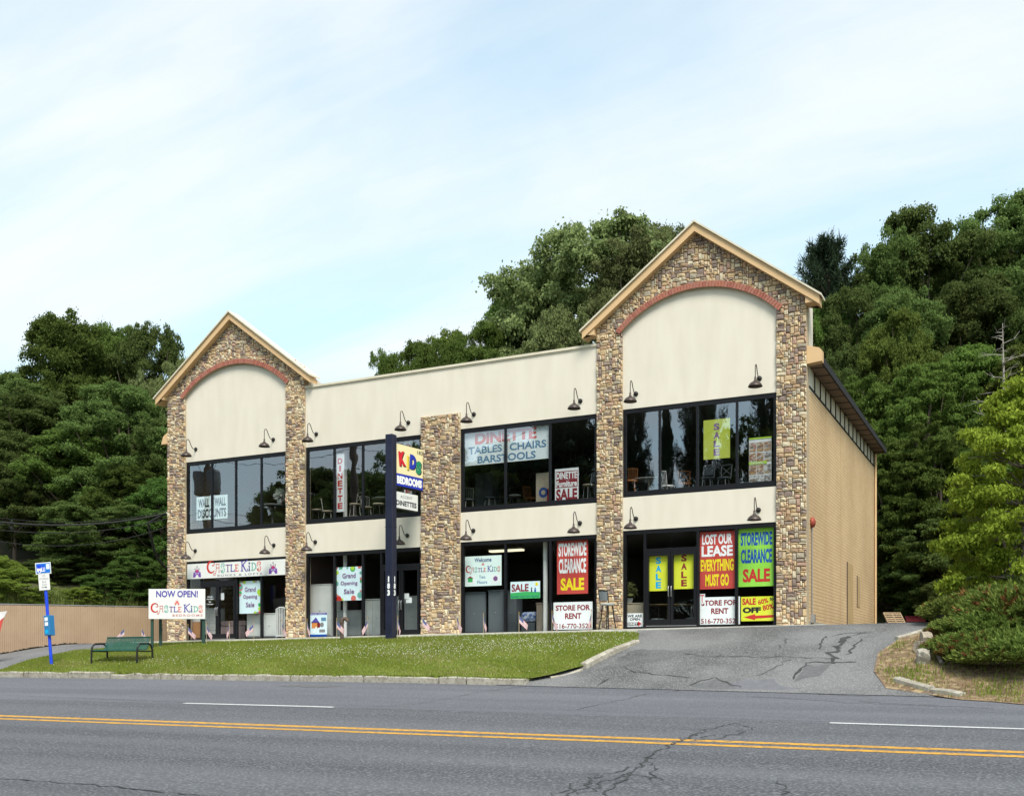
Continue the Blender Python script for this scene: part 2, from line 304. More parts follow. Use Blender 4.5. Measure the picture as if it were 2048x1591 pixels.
# ---------------------------------------------------------------- mesh helpers
COL = scene.collection
def link(name, me, parent=None, loc=None, rz=0):
    o = bpy.data.objects.new(name, me); COL.objects.link(o)
    if parent is not None: o.parent = parent
    if loc is not None: o.location = loc
    if rz: o.rotation_euler = (0, 0, rz)
    return o
def tag(o, label=None, cat=None, group=None, kind=None):
    if label: o['label'] = label
    if cat: o['category'] = cat
    if group: o['group'] = group
    if kind: o['kind'] = kind
    return o
def empty(name, loc=(0, 0, 0), rz=0, label=None, cat=None, group=None):
    o = link(name, None, None, loc, rz); o.empty_display_size = .2
    return tag(o, label, cat, group)
class MB:
    def __init__(s): s.v = []; s.f = []; s.mi = []; s.sm = []
    def add(s, vs, fs, mi=0, smooth=False, mtx=None):
        b = len(s.v)
        s.v += [tuple(mtx @ Vector(v)) if mtx is not None else tuple(v) for v in vs]
        for f in fs: s.f.append(tuple(i + b for i in f)); s.mi.append(mi); s.sm.append(smooth)
        return s
    def box(s, x0, x1, y0, y1, z0, z1, mi=0, mtx=None):
        vs = [(x, y, z) for z in (z0, z1) for y in (y0, y1) for x in (x0, x1)]
        return s.add(vs, [(0, 2, 3, 1), (4, 5, 7, 6), (0, 1, 5, 4), (2, 6, 7, 3), (0, 4, 6, 2), (1, 3, 7, 5)], mi, mtx=mtx)
    def prism_y(s, pts, y0, y1, mi=0):       # outline in x,z run anticlockwise seen from -y
        n = len(pts)
        vs = [(p[0], y0, p[1]) for p in pts] + [(p[0], y1, p[1]) for p in pts]
        fs = [tuple(range(n)), tuple(range(2 * n - 1, n - 1, -1))] + [(i, i + n, (i + 1) % n + n, (i + 1) % n) for i in range(n)]
        return s.add(vs, fs, mi)
    def tube(s, path, r, seg=8, mi=0, cap=True):
        path = [Vector(p) for p in path]; n = len(path)
        rr = r if isinstance(r, (list, tuple)) else [r] * n
        vs = []; fs = []; up = None
        for i, p in enumerate(path):
            t = (path[min(i + 1, n - 1)] - path[max(i - 1, 0)]).normalized()
            if up is None:
                up = t.orthogonal().normalized()
            up = (up - t * up.dot(t))
            up = up.normalized() if up.length > 1e-6 else t.orthogonal().normalized()
            sd = t.cross(up)
            for k in range(seg):
                a = 2 * math.pi * k / seg
                vs.append(p + (up * math.cos(a) + sd * math.sin(a)) * rr[i])
        for i in range(n - 1):
            for k in range(seg):
                a, b = i * seg + k, i * seg + (k + 1) % seg
                fs.append((a, b, b + seg, a + seg))
        s.add(vs, fs, mi, True)
        if cap:
            s.add(vs[:seg], [tuple(range(seg - 1, -1, -1))], mi); s.add(vs[-seg:], [tuple(range(seg))], mi)
        return s
    def lathe(s, prof, seg=16, mi=0, mtx=None):
        vs = []; fs = []
        for (r, z) in prof:
            for k in range(seg):
                a = 2 * math.pi * k / seg; vs.append((r * math.cos(a), r * math.sin(a), z))
        for i in range(len(prof) - 1):
            for k in range(seg):
                a, b = i * seg + k, i * seg + (k + 1) % seg
                fs.append((a, b, b + seg, a + seg))
        return s.add(vs, fs, mi, True, mtx)
    def mesh(s, name, mats):
        me = bpy.data.meshes.new(name); me.from_pydata(s.v, [], s.f)
        for m in (mats if isinstance(mats, (list, tuple)) else [mats]): me.materials.append(M[m] if isinstance(m, str) else m)
        me.polygons.foreach_set('material_index', s.mi); me.polygons.foreach_set('use_smooth', s.sm)
        me.update(); return me
    def build(s, name, mats, parent=None, loc=None, rz=0): return link(name, s.mesh(name, mats), parent, loc, rz)
def bevel(o, wd=.01, seg=1):
    bm = bmesh.new(); bm.from_mesh(o.data)
    bmesh.ops.remove_doubles(bm, verts=bm.verts, dist=1e-5)
    bmesh.ops.bevel(bm, geom=[e for e in bm.edges if len(e.link_faces) == 2 and e.calc_face_angle(0) > .5], offset=wd, segments=seg, affect='EDGES', profile=.5)
    bm.to_mesh(o.data); bm.free(); return o
def copy_tree(o, parent=None):
    c = o.copy(); COL.objects.link(c); c.parent = parent
    for ch in o.children: copy_tree(ch, c)
    return c
def sheet(name, poly, step, zf, m, kind='structure', parent=None, jit=0):
    """A ground sheet filling the outline POLY, following the height ZF."""
    pts = []
    for i, p in enumerate(poly):
        q = poly[(i + 1) % len(poly)]
        k = max(1, int(math.hypot(q[0] - p[0], q[1] - p[1]) / step))
        for j in range(k): pts.append(Vector((p[0] + (q[0] - p[0]) * j / k, p[1] + (q[1] - p[1]) * j / k)))
    nb = len(pts)
    xs = [p.x for p in pts]; ys = [p.y for p in pts]
    P = [(p.x, p.y) for p in pts]
    x = min(xs) + step * .5
    while x < max(xs):
        y = min(ys) + step * .5
        while y < max(ys):
            if inside(x, y, P): pts.append(Vector((x, y)))
            y += step
        x += step
    r = geometry.delaunay_2d_cdt(pts, [(i, (i + 1) % nb) for i in range(nb)], [list(range(nb))], 1, 1e-4)
    vs = [(v.x, v.y, zf(v.x, v.y)) for v in r[0]]
    me = bpy.data.meshes.new(name); me.from_pydata(vs, [], [f if (geometry.normal([Vector(vs[i]) for i in f]).z > 0) else f[::-1] for f in r[2]])
    me.materials.append(M[m]); me.polygons.foreach_set('use_smooth', [True] * len(me.polygons)); me.update()
    o = link(name, me, parent)
    if kind: o['kind'] = kind
    return o
def inside(x, y, P):
    c = False; j = len(P) - 1
    for i in range(len(P)):
        if (P[i][1] > y) != (P[j][1] > y) and x < (P[j][0] - P[i][0]) * (y - P[i][1]) / (P[j][1] - P[i][1]) + P[i][0]: c = not c
        j = i
    return c
_txt = {}
def txt_mesh(s, bold=.0, space=1.0, line=1.0):
    key = (s, bold, space, line)
    if key in _txt: return _txt[key]
    cu = bpy.data.curves.new('lettering', 'FONT'); cu.body = s; cu.align_x = 'CENTER'; cu.resolution_u = 3; cu.offset = bold * 1.35
    cu.space_character = space; cu.space_line = line
    o = bpy.data.objects.new('tmp', cu); COL.objects.link(o)
    dg = bpy.context.evaluated_depsgraph_get(); dg.update()
    me = o.evaluated_get(dg).to_mesh()
    v = np.array([tuple(p.co) for p in me.vertices]); f = [tuple(p.vertices) for p in me.polygons]
    o.to_mesh_clear(); bpy.data.objects.remove(o); bpy.data.curves.remove(cu)
    a, b = v.min(0), v.max(0); v = (v - (a + b) / 2); sz = b - a
    _txt[key] = (v, f, sz); return _txt[key]
def txt(parent, s, cx, cz, w, h, m, lay=1, bold=.02, space=1.0, line=1.0, rot=0, name='lettering', skew=0):
    """Printed lettering on the face y=0 of PARENT, cx/cz its middle, w/h its size in metres."""
    v, f, sz = txt_mesh(s, bold, space, line)
    sx = w / sz[0] if w else h / sz[1]; sz_ = h / sz[1] if h else sx
    c, sn = math.cos(rot), math.sin(rot)
    vs = [(cx + (p[0] * sx) * c - p[1] * sz_ * sn, -.0035 * lay, cz + (p[0] * sx) * sn + p[1] * sz_ * c + skew * p[0] * sx) for p in v]
    me = bpy.data.meshes.new(name); me.from_pydata(vs, [], f); me.materials.append(M[m]); me.update()
    return link(name, me, parent)
def flat(parent, name, shapes, lay=1):
    """Flat print: shapes = [(outline, material)], laid on the face y=0 of PARENT."""
    mb = MB(); ms = []
    for pts, m in shapes:
        if m not in ms: ms.append(m)
        mb.add([(p[0], -.0035 * lay, p[1]) for p in pts], [tuple(range(len(pts)))], ms.index(m))
    return mb.build(name, ms, parent)
def disc(cx, cz, r, n=14, rz=None): return [(cx + r * math.cos(2 * math.pi * k / n), cz + (rz or r) * math.sin(2 * math.pi * k / n)) for k in range(n)]
def rect(x0, x1, z0, z1): return [(x0, z0), (x1, z0), (x1, z1), (x0, z1)]
def stroke(parent, lines, m, wd, lay=1, name='lettering'):
    mb = MB()
    for ln in lines:
        n = len(ln)
        for i, p in enumerate(ln):
            a = ln[max(0, i - 1)]; b = ln[min(n - 1, i + 1)]
            dx, dz = b[0] - a[0], b[1] - a[1]; l = math.hypot(dx, dz) or 1
            k = wd * (p[2] if len(p) > 2 else 1) / 2
            mb.v += [(p[0] - dz / l * k, -.0035 * lay, p[1] + dx / l * k), (p[0] + dz / l * k, -.0035 * lay, p[1] - dx / l * k)]
        b0 = len(mb.v) - 2 * n
        for i in range(n - 1):
            q = b0 + 2 * i; mb.f.append((q, q + 1, q + 3, q + 2)); mb.mi.append(0); mb.sm.append(False)
    return mb.build(name, m, parent)
# ================================================================ SETTING
def gbase(x, y):
    z = G(x, y)
    return z - (.10 if y > -14 else .12)
ax = np.unique(np.concatenate([np.linspace(-400, -70, 14), np.linspace(-70, -32, 20), np.linspace(-32, 20, 53), np.linspace(20, 60, 21), np.linspace(60, 400, 14)]))
ay = np.unique(np.concatenate([np.linspace(-300, -60, 12), np.linspace(-60, -10, 40), np.linspace(-10, 30, 61), np.linspace(30, 80, 26), np.linspace(80, 420, 14)]))
gv = [(x, y, gbase(x, y)) for y in ay for x in ax]
nx = len(ax)
gf = [(j * nx + i, j * nx + i + 1, (j + 1) * nx + i + 1, (j + 1) * nx + i) for j in range(len(ay) - 1) for i in range(nx - 1)]
me = bpy.data.meshes.new('ground'); me.from_pydata(gv, [], gf); me.materials.append(M['ground']); me.polygons.foreach_set('use_smooth', [True] * len(gf)); me.update()
tag(link('ground', me), kind='structure')

def strip_sheet(name, m, y0, y1, dz, x0=-260, x1=200, kind='structure', parent=None):
    xs = np.unique(np.concatenate([np.linspace(x0, -40, 8), np.linspace(-40, 14, 80), np.linspace(14, x1, 8)]))
    xs = xs[(xs >= x0) & (xs <= x1)]
    if x0 > -40 or x1 < 14: xs = np.linspace(x0, x1, max(2, int((x1 - x0) / .7)))
    ys = np.linspace(y0, y1, max(2, int(abs(y1 - y0) / .7) + 1))
    v = [(x, y, road_z(x, y) + dz) for y in ys for x in xs]; n = len(xs)
    f = [(j * n + i, j * n + i + 1, (j + 1) * n + i + 1, (j + 1) * n + i) for j in range(len(ys) - 1) for i in range(n - 1)]
    me = bpy.data.meshes.new(name); me.from_pydata(v, [], f); me.materials.append(M[m]); me.polygons.foreach_set('use_smooth', [True] * len(f)); me.update()
    o = link(name, me, parent)
    if kind: o['kind'] = kind
    return o
Y_CURB, Y_LANE, Y_MID = -7.0, -11.5, -15.0
road = strip_sheet('road', 'asphalt', -24, Y_LANE, 0)
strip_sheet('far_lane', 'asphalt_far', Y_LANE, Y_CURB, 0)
for yy in (Y_MID + .25, Y_MID - .25):
    strip_sheet('centre_line', 'stripe_yellow', yy - .12, yy + .12, .005, parent=road, kind=None)
def lane_dash(pa, pb):
    a = on_ground(*pa); b = on_ground(*pb)
    strip_sheet('lane_dash', 'stripe_white', Y_LANE - .075, Y_LANE + .075, .006, min(a.x, b.x), max(a.x, b.x), None, road)
lane_dash((378, 1404), (665, 1414)); lane_dash((1662, 1443), (2260, 1455))

# outlines taken from the photograph, brought down to the ground
def gp(px, py): p = on_ground(px, py); return (p.x, p.y)
FLARE = [gp(1276, 1283), gp(1232, 1305), gp(1172, 1336), gp(1100, 1357), gp(1064, 1364)]
flare_top = FLARE[0]
SW_Y = -1.35
lawn_left = [gp(0, 1346), gp(60, 1324), gp(150, 1302), gp(222, 1297)]
LAWN = [(-24.9, SW_Y), (-24.9, 2.5), (-27.4, 2.6), (-27.9, .9)] + lawn_left[::-1] + [(lawn_left[0][0] - 3, -6.72), (FLARE[4][0] - .1, -6.72)] + FLARE[::-1] + [(flare_top[0] - .5, SW_Y - .25), (flare_top[0] - 1.6, SW_Y)]
def lawn_z(x, y):
    wv = sstep(1.2, 7.2, -y)
    return up_z(x, y) + .02 + .10 * wv - .06 * (1 - sstep(1.4, 2.6, -y)) * sstep(-25.4, -24.9, x)
lawn = sheet('lawn', LAWN, .45, lawn_z, 'lawn_soil')
def bank_z(x, y):
    if y < -7: return road_z(x, y) + .014
    return up_z(x, y) + bank(x, y) + .014 + .02 * sstep(7, 6.2, -y) + hill(x, y)
DR_R = [gp(1772, 1374), gp(1748, 1345), gp(1756, 1308), gp(1800, 1280), gp(1880, 1262)]
DRIVE = [(FLARE[4][0] - .9, -7.03), (FLARE[4][0] - .9, -6.75)] + [(p[0] - .3, p[1] + .05) for p in FLARE[3::-1]] + [(flare_top[0] - .6, SW_Y - .1), (.35, SW_Y + .1), (.35, 19.0), (7.5, 19.0), (8.5, 6.0), (7.5, 1.5)] + DR_R[:0:-1] + [(DR_R[0][0] + .6, -6.5), (DR_R[0][0] + 4.2, -6.6), (DR_R[0][0] + 4.2, -7.04)]
def drive_z(x, y): return (up_z(x, y) if y > -7 else road_z(x, y)) + .012 + hill(x, y) * (y > -7)
driveway = sheet('driveway', DRIVE, .55, drive_z, 'asphalt_drive')
BANK = [gp(1772, 1377)] + DR_R[1:] + [(7.4, 1.4), (9.5, 4.0), (34, 4.0), (34, -9.6), gp(2300, 1432), gp(2160, 1420), gp(2048, 1409), gp(1985, 1403), gp(1920, 1399), gp(1850, 1388)]
bank_o = sheet('planting_bank', BANK, .5, bank_z, 'dirt')
LOT = [(-24.95, 2.6), (-27.4, 2.7), (-27.9, .9)] + lawn_left[::-1] + [(lawn_left[0][0] - 1.5, -6.98), (-34, -6.98), (-29.7, -3.7), (-27.6, 3.0), (-25.5, 9.5), (-24.8, 9.5)]
sheet('parking_lot', LOT, .6, lambda x, y: up_z(x, y) + .008, 'asphalt_lot')

# sidewalk along the shop front, slab by slab
sw = MB(); 
edges = np.linspace(-25.3, .7, 18)
sw_o = None
for i in range(len(edges) - 1):
    a, b = edges[i] + .006, edges[i + 1] - .006
    yf = SW_Y if b < -5.2 else SW_Y + .25 * sstep(-5.2, 1, b)
    vs = [(a, yf, zb(a) - .25), (b, yf, zb(b) - .25), (b, .2, zb(b) - .25), (a, .2, zb(a) - .25), (a, yf, zb(a) + .03), (b, yf, zb(b) + .03), (b, .2, zb(b) + .045), (a, .2, zb(a) + .045)]
    m = MB().add(vs, [(3, 2, 1, 0), (4, 5, 6, 7), (0, 1, 5, 4), (1, 2, 6, 5), (2, 3, 7, 6), (3, 0, 4, 7)])
    if sw_o is None:
        sw_o = tag(m.build('sidewalk', 'concrete_pale'), kind='structure')
    else:
        m.build('slab', 'concrete_pale', sw_o)

# kerb: single stones, uneven in length and height
kerb = None
rk = random.Random(3)
def kerb_stone(ax_, ay_, bx_, by_, zf, h=.14, wd=.17, tilt=0):
    global kerb
    dx_, dy_ = bx_ - ax_, by_ - ay_; l = math.hypot(dx_, dy_); ux, uy = dx_ / l, dy_ / l
    g = rk.uniform(.012, .04); k = max(2, int(l / .45))
    vs = []; fs = []
    for i in range(k + 1):
        s = g + (l - 2 * g) * i / k
        cxk, cyk = ax_ + ux * s, ay_ + uy * s
        z0 = zf(cxk, cyk); hh = h + rk.uniform(-.018, .012) - (.05 if rk.random() < .08 else 0)
        for (o, zz) in ((-.0, -.2), (-.0, hh - .03), (.03, hh), (wd - .02, hh + rk.uniform(-.008, .006)), (wd, -.2)):
            o2 = o + rk.uniform(-.006, .006)
            vs.append((cxk - uy * o2, cyk + ux * o2, z0 + zz))
    for i in range(k):
        for j in range(4):
            a = i * 5 + j; fs.append((a, a + 5, a + 6, a + 1))
    fs += [(0, 1, 2, 3, 4), tuple(k * 5 + j for j in (4, 3, 2, 1, 0))]
    m = MB().add(vs, fs)
    if kerb is None: kerb = tag(m.build('kerb', 'concrete'), kind='structure')
    else: m.build('kerb_stone', 'concrete', kerb)
kx = FLARE[4][0] - .05
while kx > -48:
    ln = rk.choice([.9, 1.7, 2.3, 2.6, 2.0, .7]) * rk.uniform(.9, 1.1)
    kerb_stone(kx - ln, -6.98 + rk.uniform(-.02, .02), kx, -6.98 + rk.uniform(-.02, .02), lambda x, y: road_z(x, -7.05), rk.uniform(.17, .225), .24)
    kx -= ln
fl = [gp(1280, 1285), gp(1232, 1307), gp(1172, 1338)]
kerb_stone(fl[2][0], fl[2][1], fl[1][0], fl[1][1], up_z, .16, .22); kerb_stone(fl[1][0], fl[1][1], fl[0][0], fl[0][1], up_z, .16, .22)
fl2 = [gp(1168, 1341), gp(1100, 1358)]
kerb_stone(fl2[1][0], fl2[1][1], fl2[0][0], fl2[0][1], up_z, .09, .22)
rs = [gp(1786, 1364), gp(1858, 1383), gp(1922, 1395)]
for a, b in ((0, 1), (1, 2)): kerb_stone(rs[a][0], rs[a][1] - .05, rs[b][0], rs[b][1] - .05, up_z, .15, .26)
rs = [gp(1795, 1282), gp(1850, 1266), gp(1884, 1264)]
for a, b in ((0, 1),): kerb_stone(rs[a][0], rs[a][1], rs[b][0], rs[b][1], drive_z, .10, .15)

# cracks, sealed joints and patches, laid just above the asphalt
def ribbon(pts, wd, zf, seed, wob=.05, step=.12):
    rr = random.Random(seed); P = []
    for i in range(len(pts) - 1):
        a, b = pts[i], pts[i + 1]; l = math.hypot(b[0] - a[0], b[1] - a[1]); k = max(1, int(l / step))
        for j in range(k + (i == len(pts) - 2)):
            s = j / k; P.append((a[0] + (b[0] - a[0]) * s + rr.gauss(0, wob), a[1] + (b[1] - a[1]) * s + rr.gauss(0, wob)))
    vs = []; fs = []
    for i, p in enumerate(P):
        a = P[max(0, i - 1)]; b = P[min(len(P) - 1, i + 1)]; dx_, dy_ = b[0] - a[0], b[1] - a[1]; l = math.hypot(dx_, dy_) or 1
        k = wd / 2 * rr.uniform(.3, 1.25) * (.3 if i in (0, len(P) - 1) else 1)
        for sg in (1, -1):
            x, y = p[0] - sg * dy_ / l * k, p[1] + sg * dx_ / l * k; vs.append((x, y, zf(x, y)))
    for i in range(len(P) - 1): fs.append((2 * i, 2 * i + 1, 2 * i + 3, 2 * i + 2))
    return vs, fs
def gz(x, y): return (road_z(x, y) if y < -7 else up_z(x, y) + .012) + .008
cr = MB()
def crack(pix, wd, seed, wob=.03):
    v, f = ribbon([gp(*p) for p in pix], wd * .85, gz, seed, wob); cr.add(v, f)
crack([(1205, 1591), (1250, 1555), (1300, 1510), (1345, 1488), (1400, 1465)], .05, 1)
crack([(1125, 1600), (1190, 1560), (1215, 1545), (1300, 1530)], .035, 2, .06); crack([(1150, 1590), (1260, 1545), (1330, 1560)], .03, 3, .06)
crack([(1300, 1560), (1310, 1530), (1290, 1510)], .03, 4, .05); crack([(1340, 1488), (1400, 1462), (1470, 1445), (1500, 1455), (1450, 1475), (1380, 1480)], .03, 5, .06)
crack([(1390, 1480), (1440, 1468), (1495, 1470)], .03, 6, .06); crack([(1555, 1560), (1580, 1591)], .03, 7, .04)
crack([(1145, 1420), (1200, 1408), (1300, 1385)], .03, 8); crack([(900, 1395), (960, 1383), (1055, 1372)], .03, 9); crack([(740, 1412), (830, 1408), (900, 1395)], .02, 10)
crack([(1600, 1384), (1680, 1390), (1760, 1392)], .05, 11); crack([(1720, 1402), (1800, 1408), (1880, 1410)], .04, 12)
crack([(1378, 1372), (1400, 1362), (1432, 1356), (1450, 1366), (1478, 1372), (1478, 1378)], .06, 13); crack([(1330, 1385), (1375, 1374)], .03, 14)
crack([(1250, 1335), (1262, 1342), (1320, 1350), (1385, 1354)], .05, 15); crack([(1370, 1308), (1400, 1312), (1500, 1314), (1580, 1314), (1680, 1318)], .035, 16)
crack([(1515, 1352), (1550, 1335), (1582, 1318)], .03, 17); crack([(1585, 1360), (1605, 1335), (1612, 1325)], .09, 18)
crack([(1612, 1325), (1660, 1326), (1712, 1325)], .08, 19); crack([(1664, 1326), (1670, 1305), (1680, 1285), (1692, 1272)], .17, 20, .07)
crack([(1640, 1300), (1642, 1285), (1650, 1272)], .06, 21); crack([(1690, 1310), (1712, 1290), (1724, 1278)], .06, 22); crack([(1660, 1273), (1690, 1267), (1748, 1265)], .04, 23)
crack([(1195, 1372), (1203, 1365), (1215, 1358)], .10, 24); crack([(0, 1389), (200, 1397), (378, 1404)], .025, 25, .01); crack([(665, 1414), (1100, 1426), (1400, 1435), (1662, 1443)], .022, 26, .01)
crack([(0, 1556), (150, 1566), (260, 1576), (400, 1591)], .05, 27); crack([(330, 1427), (400, 1422), (436, 1418)], .02, 28)
crack([(1700, 1272), (1740, 1264)], .03, 29); crack([(1555, 1300), (1568, 1283), (1574, 1276)], .025, 30); crack([(1100, 1591), (1160, 1570), (1200, 1548)], .03, 31, .06)
tag(cr.build('crack', 'crack', road), kind='stuff')
def patch(pix, m, name='patch', dz=.005):
    pix = [gp(*p) for p in pix]; rr_ = random.Random(len(pix) + int(pix[0][0] * 10)); P_ = []
    for i_, p in enumerate(pix):
        q = pix[(i_ + 1) % len(pix)]; k = max(2, int(math.hypot(q[0] - p[0], q[1] - p[1]) / .22))
        for j in range(k): P_.append((p[0] + (q[0] - p[0]) * j / k + rr_.gauss(0, .05), p[1] + (q[1] - p[1]) * j / k + rr_.gauss(0, .05)))
    o = sheet(name, P_, .5, lambda x, y: gz(x, y) - .008 + dz, m, None, driveway); return o
patch([(1385, 1372), (1432, 1357), (1476, 1376), (1440, 1381)], 'patch')
patch([(1455, 1368), (1500, 1358), (1545, 1358), (1560, 1372), (1600, 1380), (1480, 1380)], 'patch_pale', dz=.0045)
patch([(1610, 1330), (1660, 1329), (1640, 1352), (1585, 1362)], 'patch', dz=.0048)
patch([(1270, 1300), (1390, 1300), (1330, 1318), (1245, 1335), (1205, 1340)], 'tar', dz=.0042)
patch([(560, 1372), (600, 1368), (700, 1371), (640, 1374)], 'patch')
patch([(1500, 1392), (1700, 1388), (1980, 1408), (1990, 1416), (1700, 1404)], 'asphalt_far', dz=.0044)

# ================================================================ GRASS
def blades(name, poly, n, zf, hmin, hmax, m, seed, dens=None, width=.012, parent=None, lean=.5):
    rr = np.random.RandomState(seed)
    P = np.array(poly); lo, hi = P.min(0), P.max(0)
    pts = []
    while len(pts) < n:
        q = lo + rr.rand(4000, 2) * (hi - lo)
        ins = np.zeros(len(q), bool); j = len(P) - 1
        for i in range(len(P)):
            c = ((P[i, 1] > q[:, 1]) != (P[j, 1] > q[:, 1])) & (q[:, 0] < (P[j, 0] - P[i, 0]) * (q[:, 1] - P[i, 1]) / (P[j, 1] - P[i, 1] + 1e-12) + P[i, 0]); ins ^= c; j = i
        q = q[ins]
        if dens is not None: q = q[rr.rand(len(q)) < np.array([dens(a, b) for a, b in q])]
        pts += list(q)
    q = np.array(pts[:n]); z = np.array([zf(a, b) for a, b in q])
    th = rr.rand(n) * 6.283; h = hmin + (hmax - hmin) * rr.rand(n) ** 1.5; wv = width * (.6 + .8 * rr.rand(n))
    la = rr.rand(n) * 6.283; lm = h * lean * rr.rand(n)
    v = np.zeros((n, 3, 3)); ca, sa = np.cos(th), np.sin(th)
    v[:, 0] = np.stack([q[:, 0] - ca * wv, q[:, 1] - sa * wv, z - .01], 1); v[:, 1] = np.stack([q[:, 0] + ca * wv, q[:, 1] + sa * wv, z - .01], 1)
    v[:, 2] = np.stack([q[:, 0] + np.cos(la) * lm, q[:, 1] + np.sin(la) * lm, z + h], 1)
    return raw_mesh(name, v.reshape(-1, 3), 3, m, parent)
def raw_mesh(name, v, k, m, parent=None, lk=True):
    n = len(v) // k
    me = bpy.data.meshes.new(name); me.vertices.add(len(v)); me.vertices.foreach_set('co', np.asarray(v, np.float32).ravel())
    me.loops.add(len(v)); me.loops.foreach_set('vertex_index', np.arange(len(v), dtype=np.int32))
    me.polygons.add(n); me.polygons.foreach_set('loop_start', np.arange(0, len(v), k, dtype=np.int32))
    me.update(calc_edges=True); me.validate()
    me.materials.append(M[m])
    return link(name, me, parent) if lk else me
lawn_clip = [p for p in LAWN]
def patchy(x, y): return .55 + .45 * math.sin(x * 1.3 + 1.7 * math.sin(y * 1.1)) * math.sin(y * 1.9 + x * .4)
tag(blades('grass', lawn_clip, 210000, lawn_z, .025, .075, 'grass_blade', 5, lambda a, b: max(.35, patchy(a, b)), .011), 'short mown green grass of the sloping front lawn', 'grass', kind='stuff')
tag(blades('dry_lawn_grass', lawn_clip, 26000, lawn_z, .02, .065, 'grass_dry', 25, lambda a, b: max(0, patchy(a * .7 + 2, b * 1.3)) ** 2.5, .010), 'dry straw patches in the front lawn', 'grass', kind='stuff')
edge = [(FLARE[4][0], -6.98), (FLARE[4][0], -6.7), (-46, -6.7), (-46, -6.98)]
tag(blades('edge_grass', edge, 7000, lambda x, y: lawn_z(x, -6.8) - .02, .04, .11, 'grass_blade', 6, None, .012, lean=1.2), 'longer grass hanging over the kerb along the road', 'grass', kind='stuff')
# clover heads in drifts
rr = np.random.RandomState(9); cl = []
P2 = [tuple(p) for p in LAWN]
drifts = [gp(*p) for p in ((640, 1308), (560, 1305), (900, 1300), (1000, 1293), (1120, 1290), (520, 1318), (700, 1300), (800, 1312), (1180, 1285), (860, 1318), (330, 1330), (1040, 1300), (960, 1285))]
cv = []
while len(cv) < 2400:
    if rr.rand() < .8:
        c = drifts[rr.randint(len(drifts))]; x, y = c[0] + rr.randn() * 1.5, c[1] + rr.randn() * .45
    else: x, y = -32 + rr.rand() * 30, -6.7 + rr.rand() * 5.2
    if not inside(x, y, P2): continue
    z = lawn_z(x, y) + .04 + .04 * rr.rand(); s = .006 + .007 * rr.rand()
    cv.append((x, y, z, s))
vs = []
for (x, y, z, s) in cv:
    t = (x, y, z + s); b = (x, y, z - s * .6); ring = [(x + s * math.cos(a), y + s * math.sin(a), z) for a in (0, 1.571, 3.142, 4.712)]
    for i in range(4):
        vs += [ring[i], ring[(i + 1) % 4], t]; vs += [ring[(i + 1) % 4], ring[i], b]
tag(raw_mesh('clover_flowers', np.array(vs), 3, 'clover'), 'small white clover flowers scattered through the front lawn', 'clover', kind='stuff')
# rough grass and straw on the bank, tall grass behind the fence
bk = [gp(1752, 1345), gp(1760, 1312), gp(1800, 1285), gp(1880, 1268), (6.5, -3.5), (14, -5.2), (14, -8.2), gp(2048, 1408), gp(1985, 1402), gp(1920, 1398), gp(1850, 1387), gp(1775, 1374)]
def bkd(x, y): return .12 + .88 * max(0, math.sin(x * 2.2 + y) * math.sin(y * 2.7 - x * .6 + .8)) ** 1.0
tag(blades('bank_grass', bk, 9000, bank_z, .04, .15, 'grass_blade', 15, bkd, .012), 'tufts of green grass on the bare bank beside the driveway', 'grass', kind='stuff')
tag(blades('dry_grass', bk, 9500, bank_z, .02, .10, 'grass_dry', 16, None, .010, lean=2.0), 'dry straw coloured grass on the bank beside the driveway', 'grass', kind='stuff')
tall = [(-30.3, -3.4), (-28.3, 3.0), (-26.5, 8.5), (-27.5, 12), (-33, 12), (-36, -2), (-36, -8), (-32.5, -8)]
tag(blades('tall_grass', tall, 42000, lambda x, y: G(x, y) - .05, .25, .75, 'grass_tall', 17, None, .016, lean=.8), 'tall pale grass on the slope behind the tan fence', 'grass', kind='stuff')
# ================================================================ STORE BUILDING
LB = on_x(1748, 1000, 0).y
store = empty('store_building', (0, 0, 0), 0, 'two storey cream stucco store with stone gabled towers at both ends', 'building')
BAYS = [  # x0, x1, base, lower head, upper sill, upper head, upper mullions px, lower mullions px, door px, transom py
    (-23.75, -18.825, 2.32, 5.44, 6.54, 9.32, (424, 472, 523), (403, 436, 473, 523), (403, 436, 473), None),
    (-17.95, -13.0, 2.37, 5.50, 6.58, 9.37, (669, 726, 784), (669, 726, 763, 803), (763, 803, 843), 1131),
    (-11.46, -6.50, 2.465, 5.58, 6.60, 9.40, (1011, 1100), (1011, 1101), None, None),
    (-5.638, -.862, 2.56, 5.64, 6.70, 9.43, (1319.5, 1395, 1474), (1290, 1341.5, 1396, 1473), (1290, 1341.5, 1396), 1099)]
FY0, FY1, GY = .02, .13, .06
def part(mb, name, m, parent=store): return mb.build(name, m, parent)
def glazing(x0, x1, z0, z1, parent, g='glass'):
    return MB().add([(x0, GY, z0), (x1, GY, z0), (x1, GY, z1), (x0, GY, z1)], [(0, 1, 2, 3)]).build('pane', g, parent)
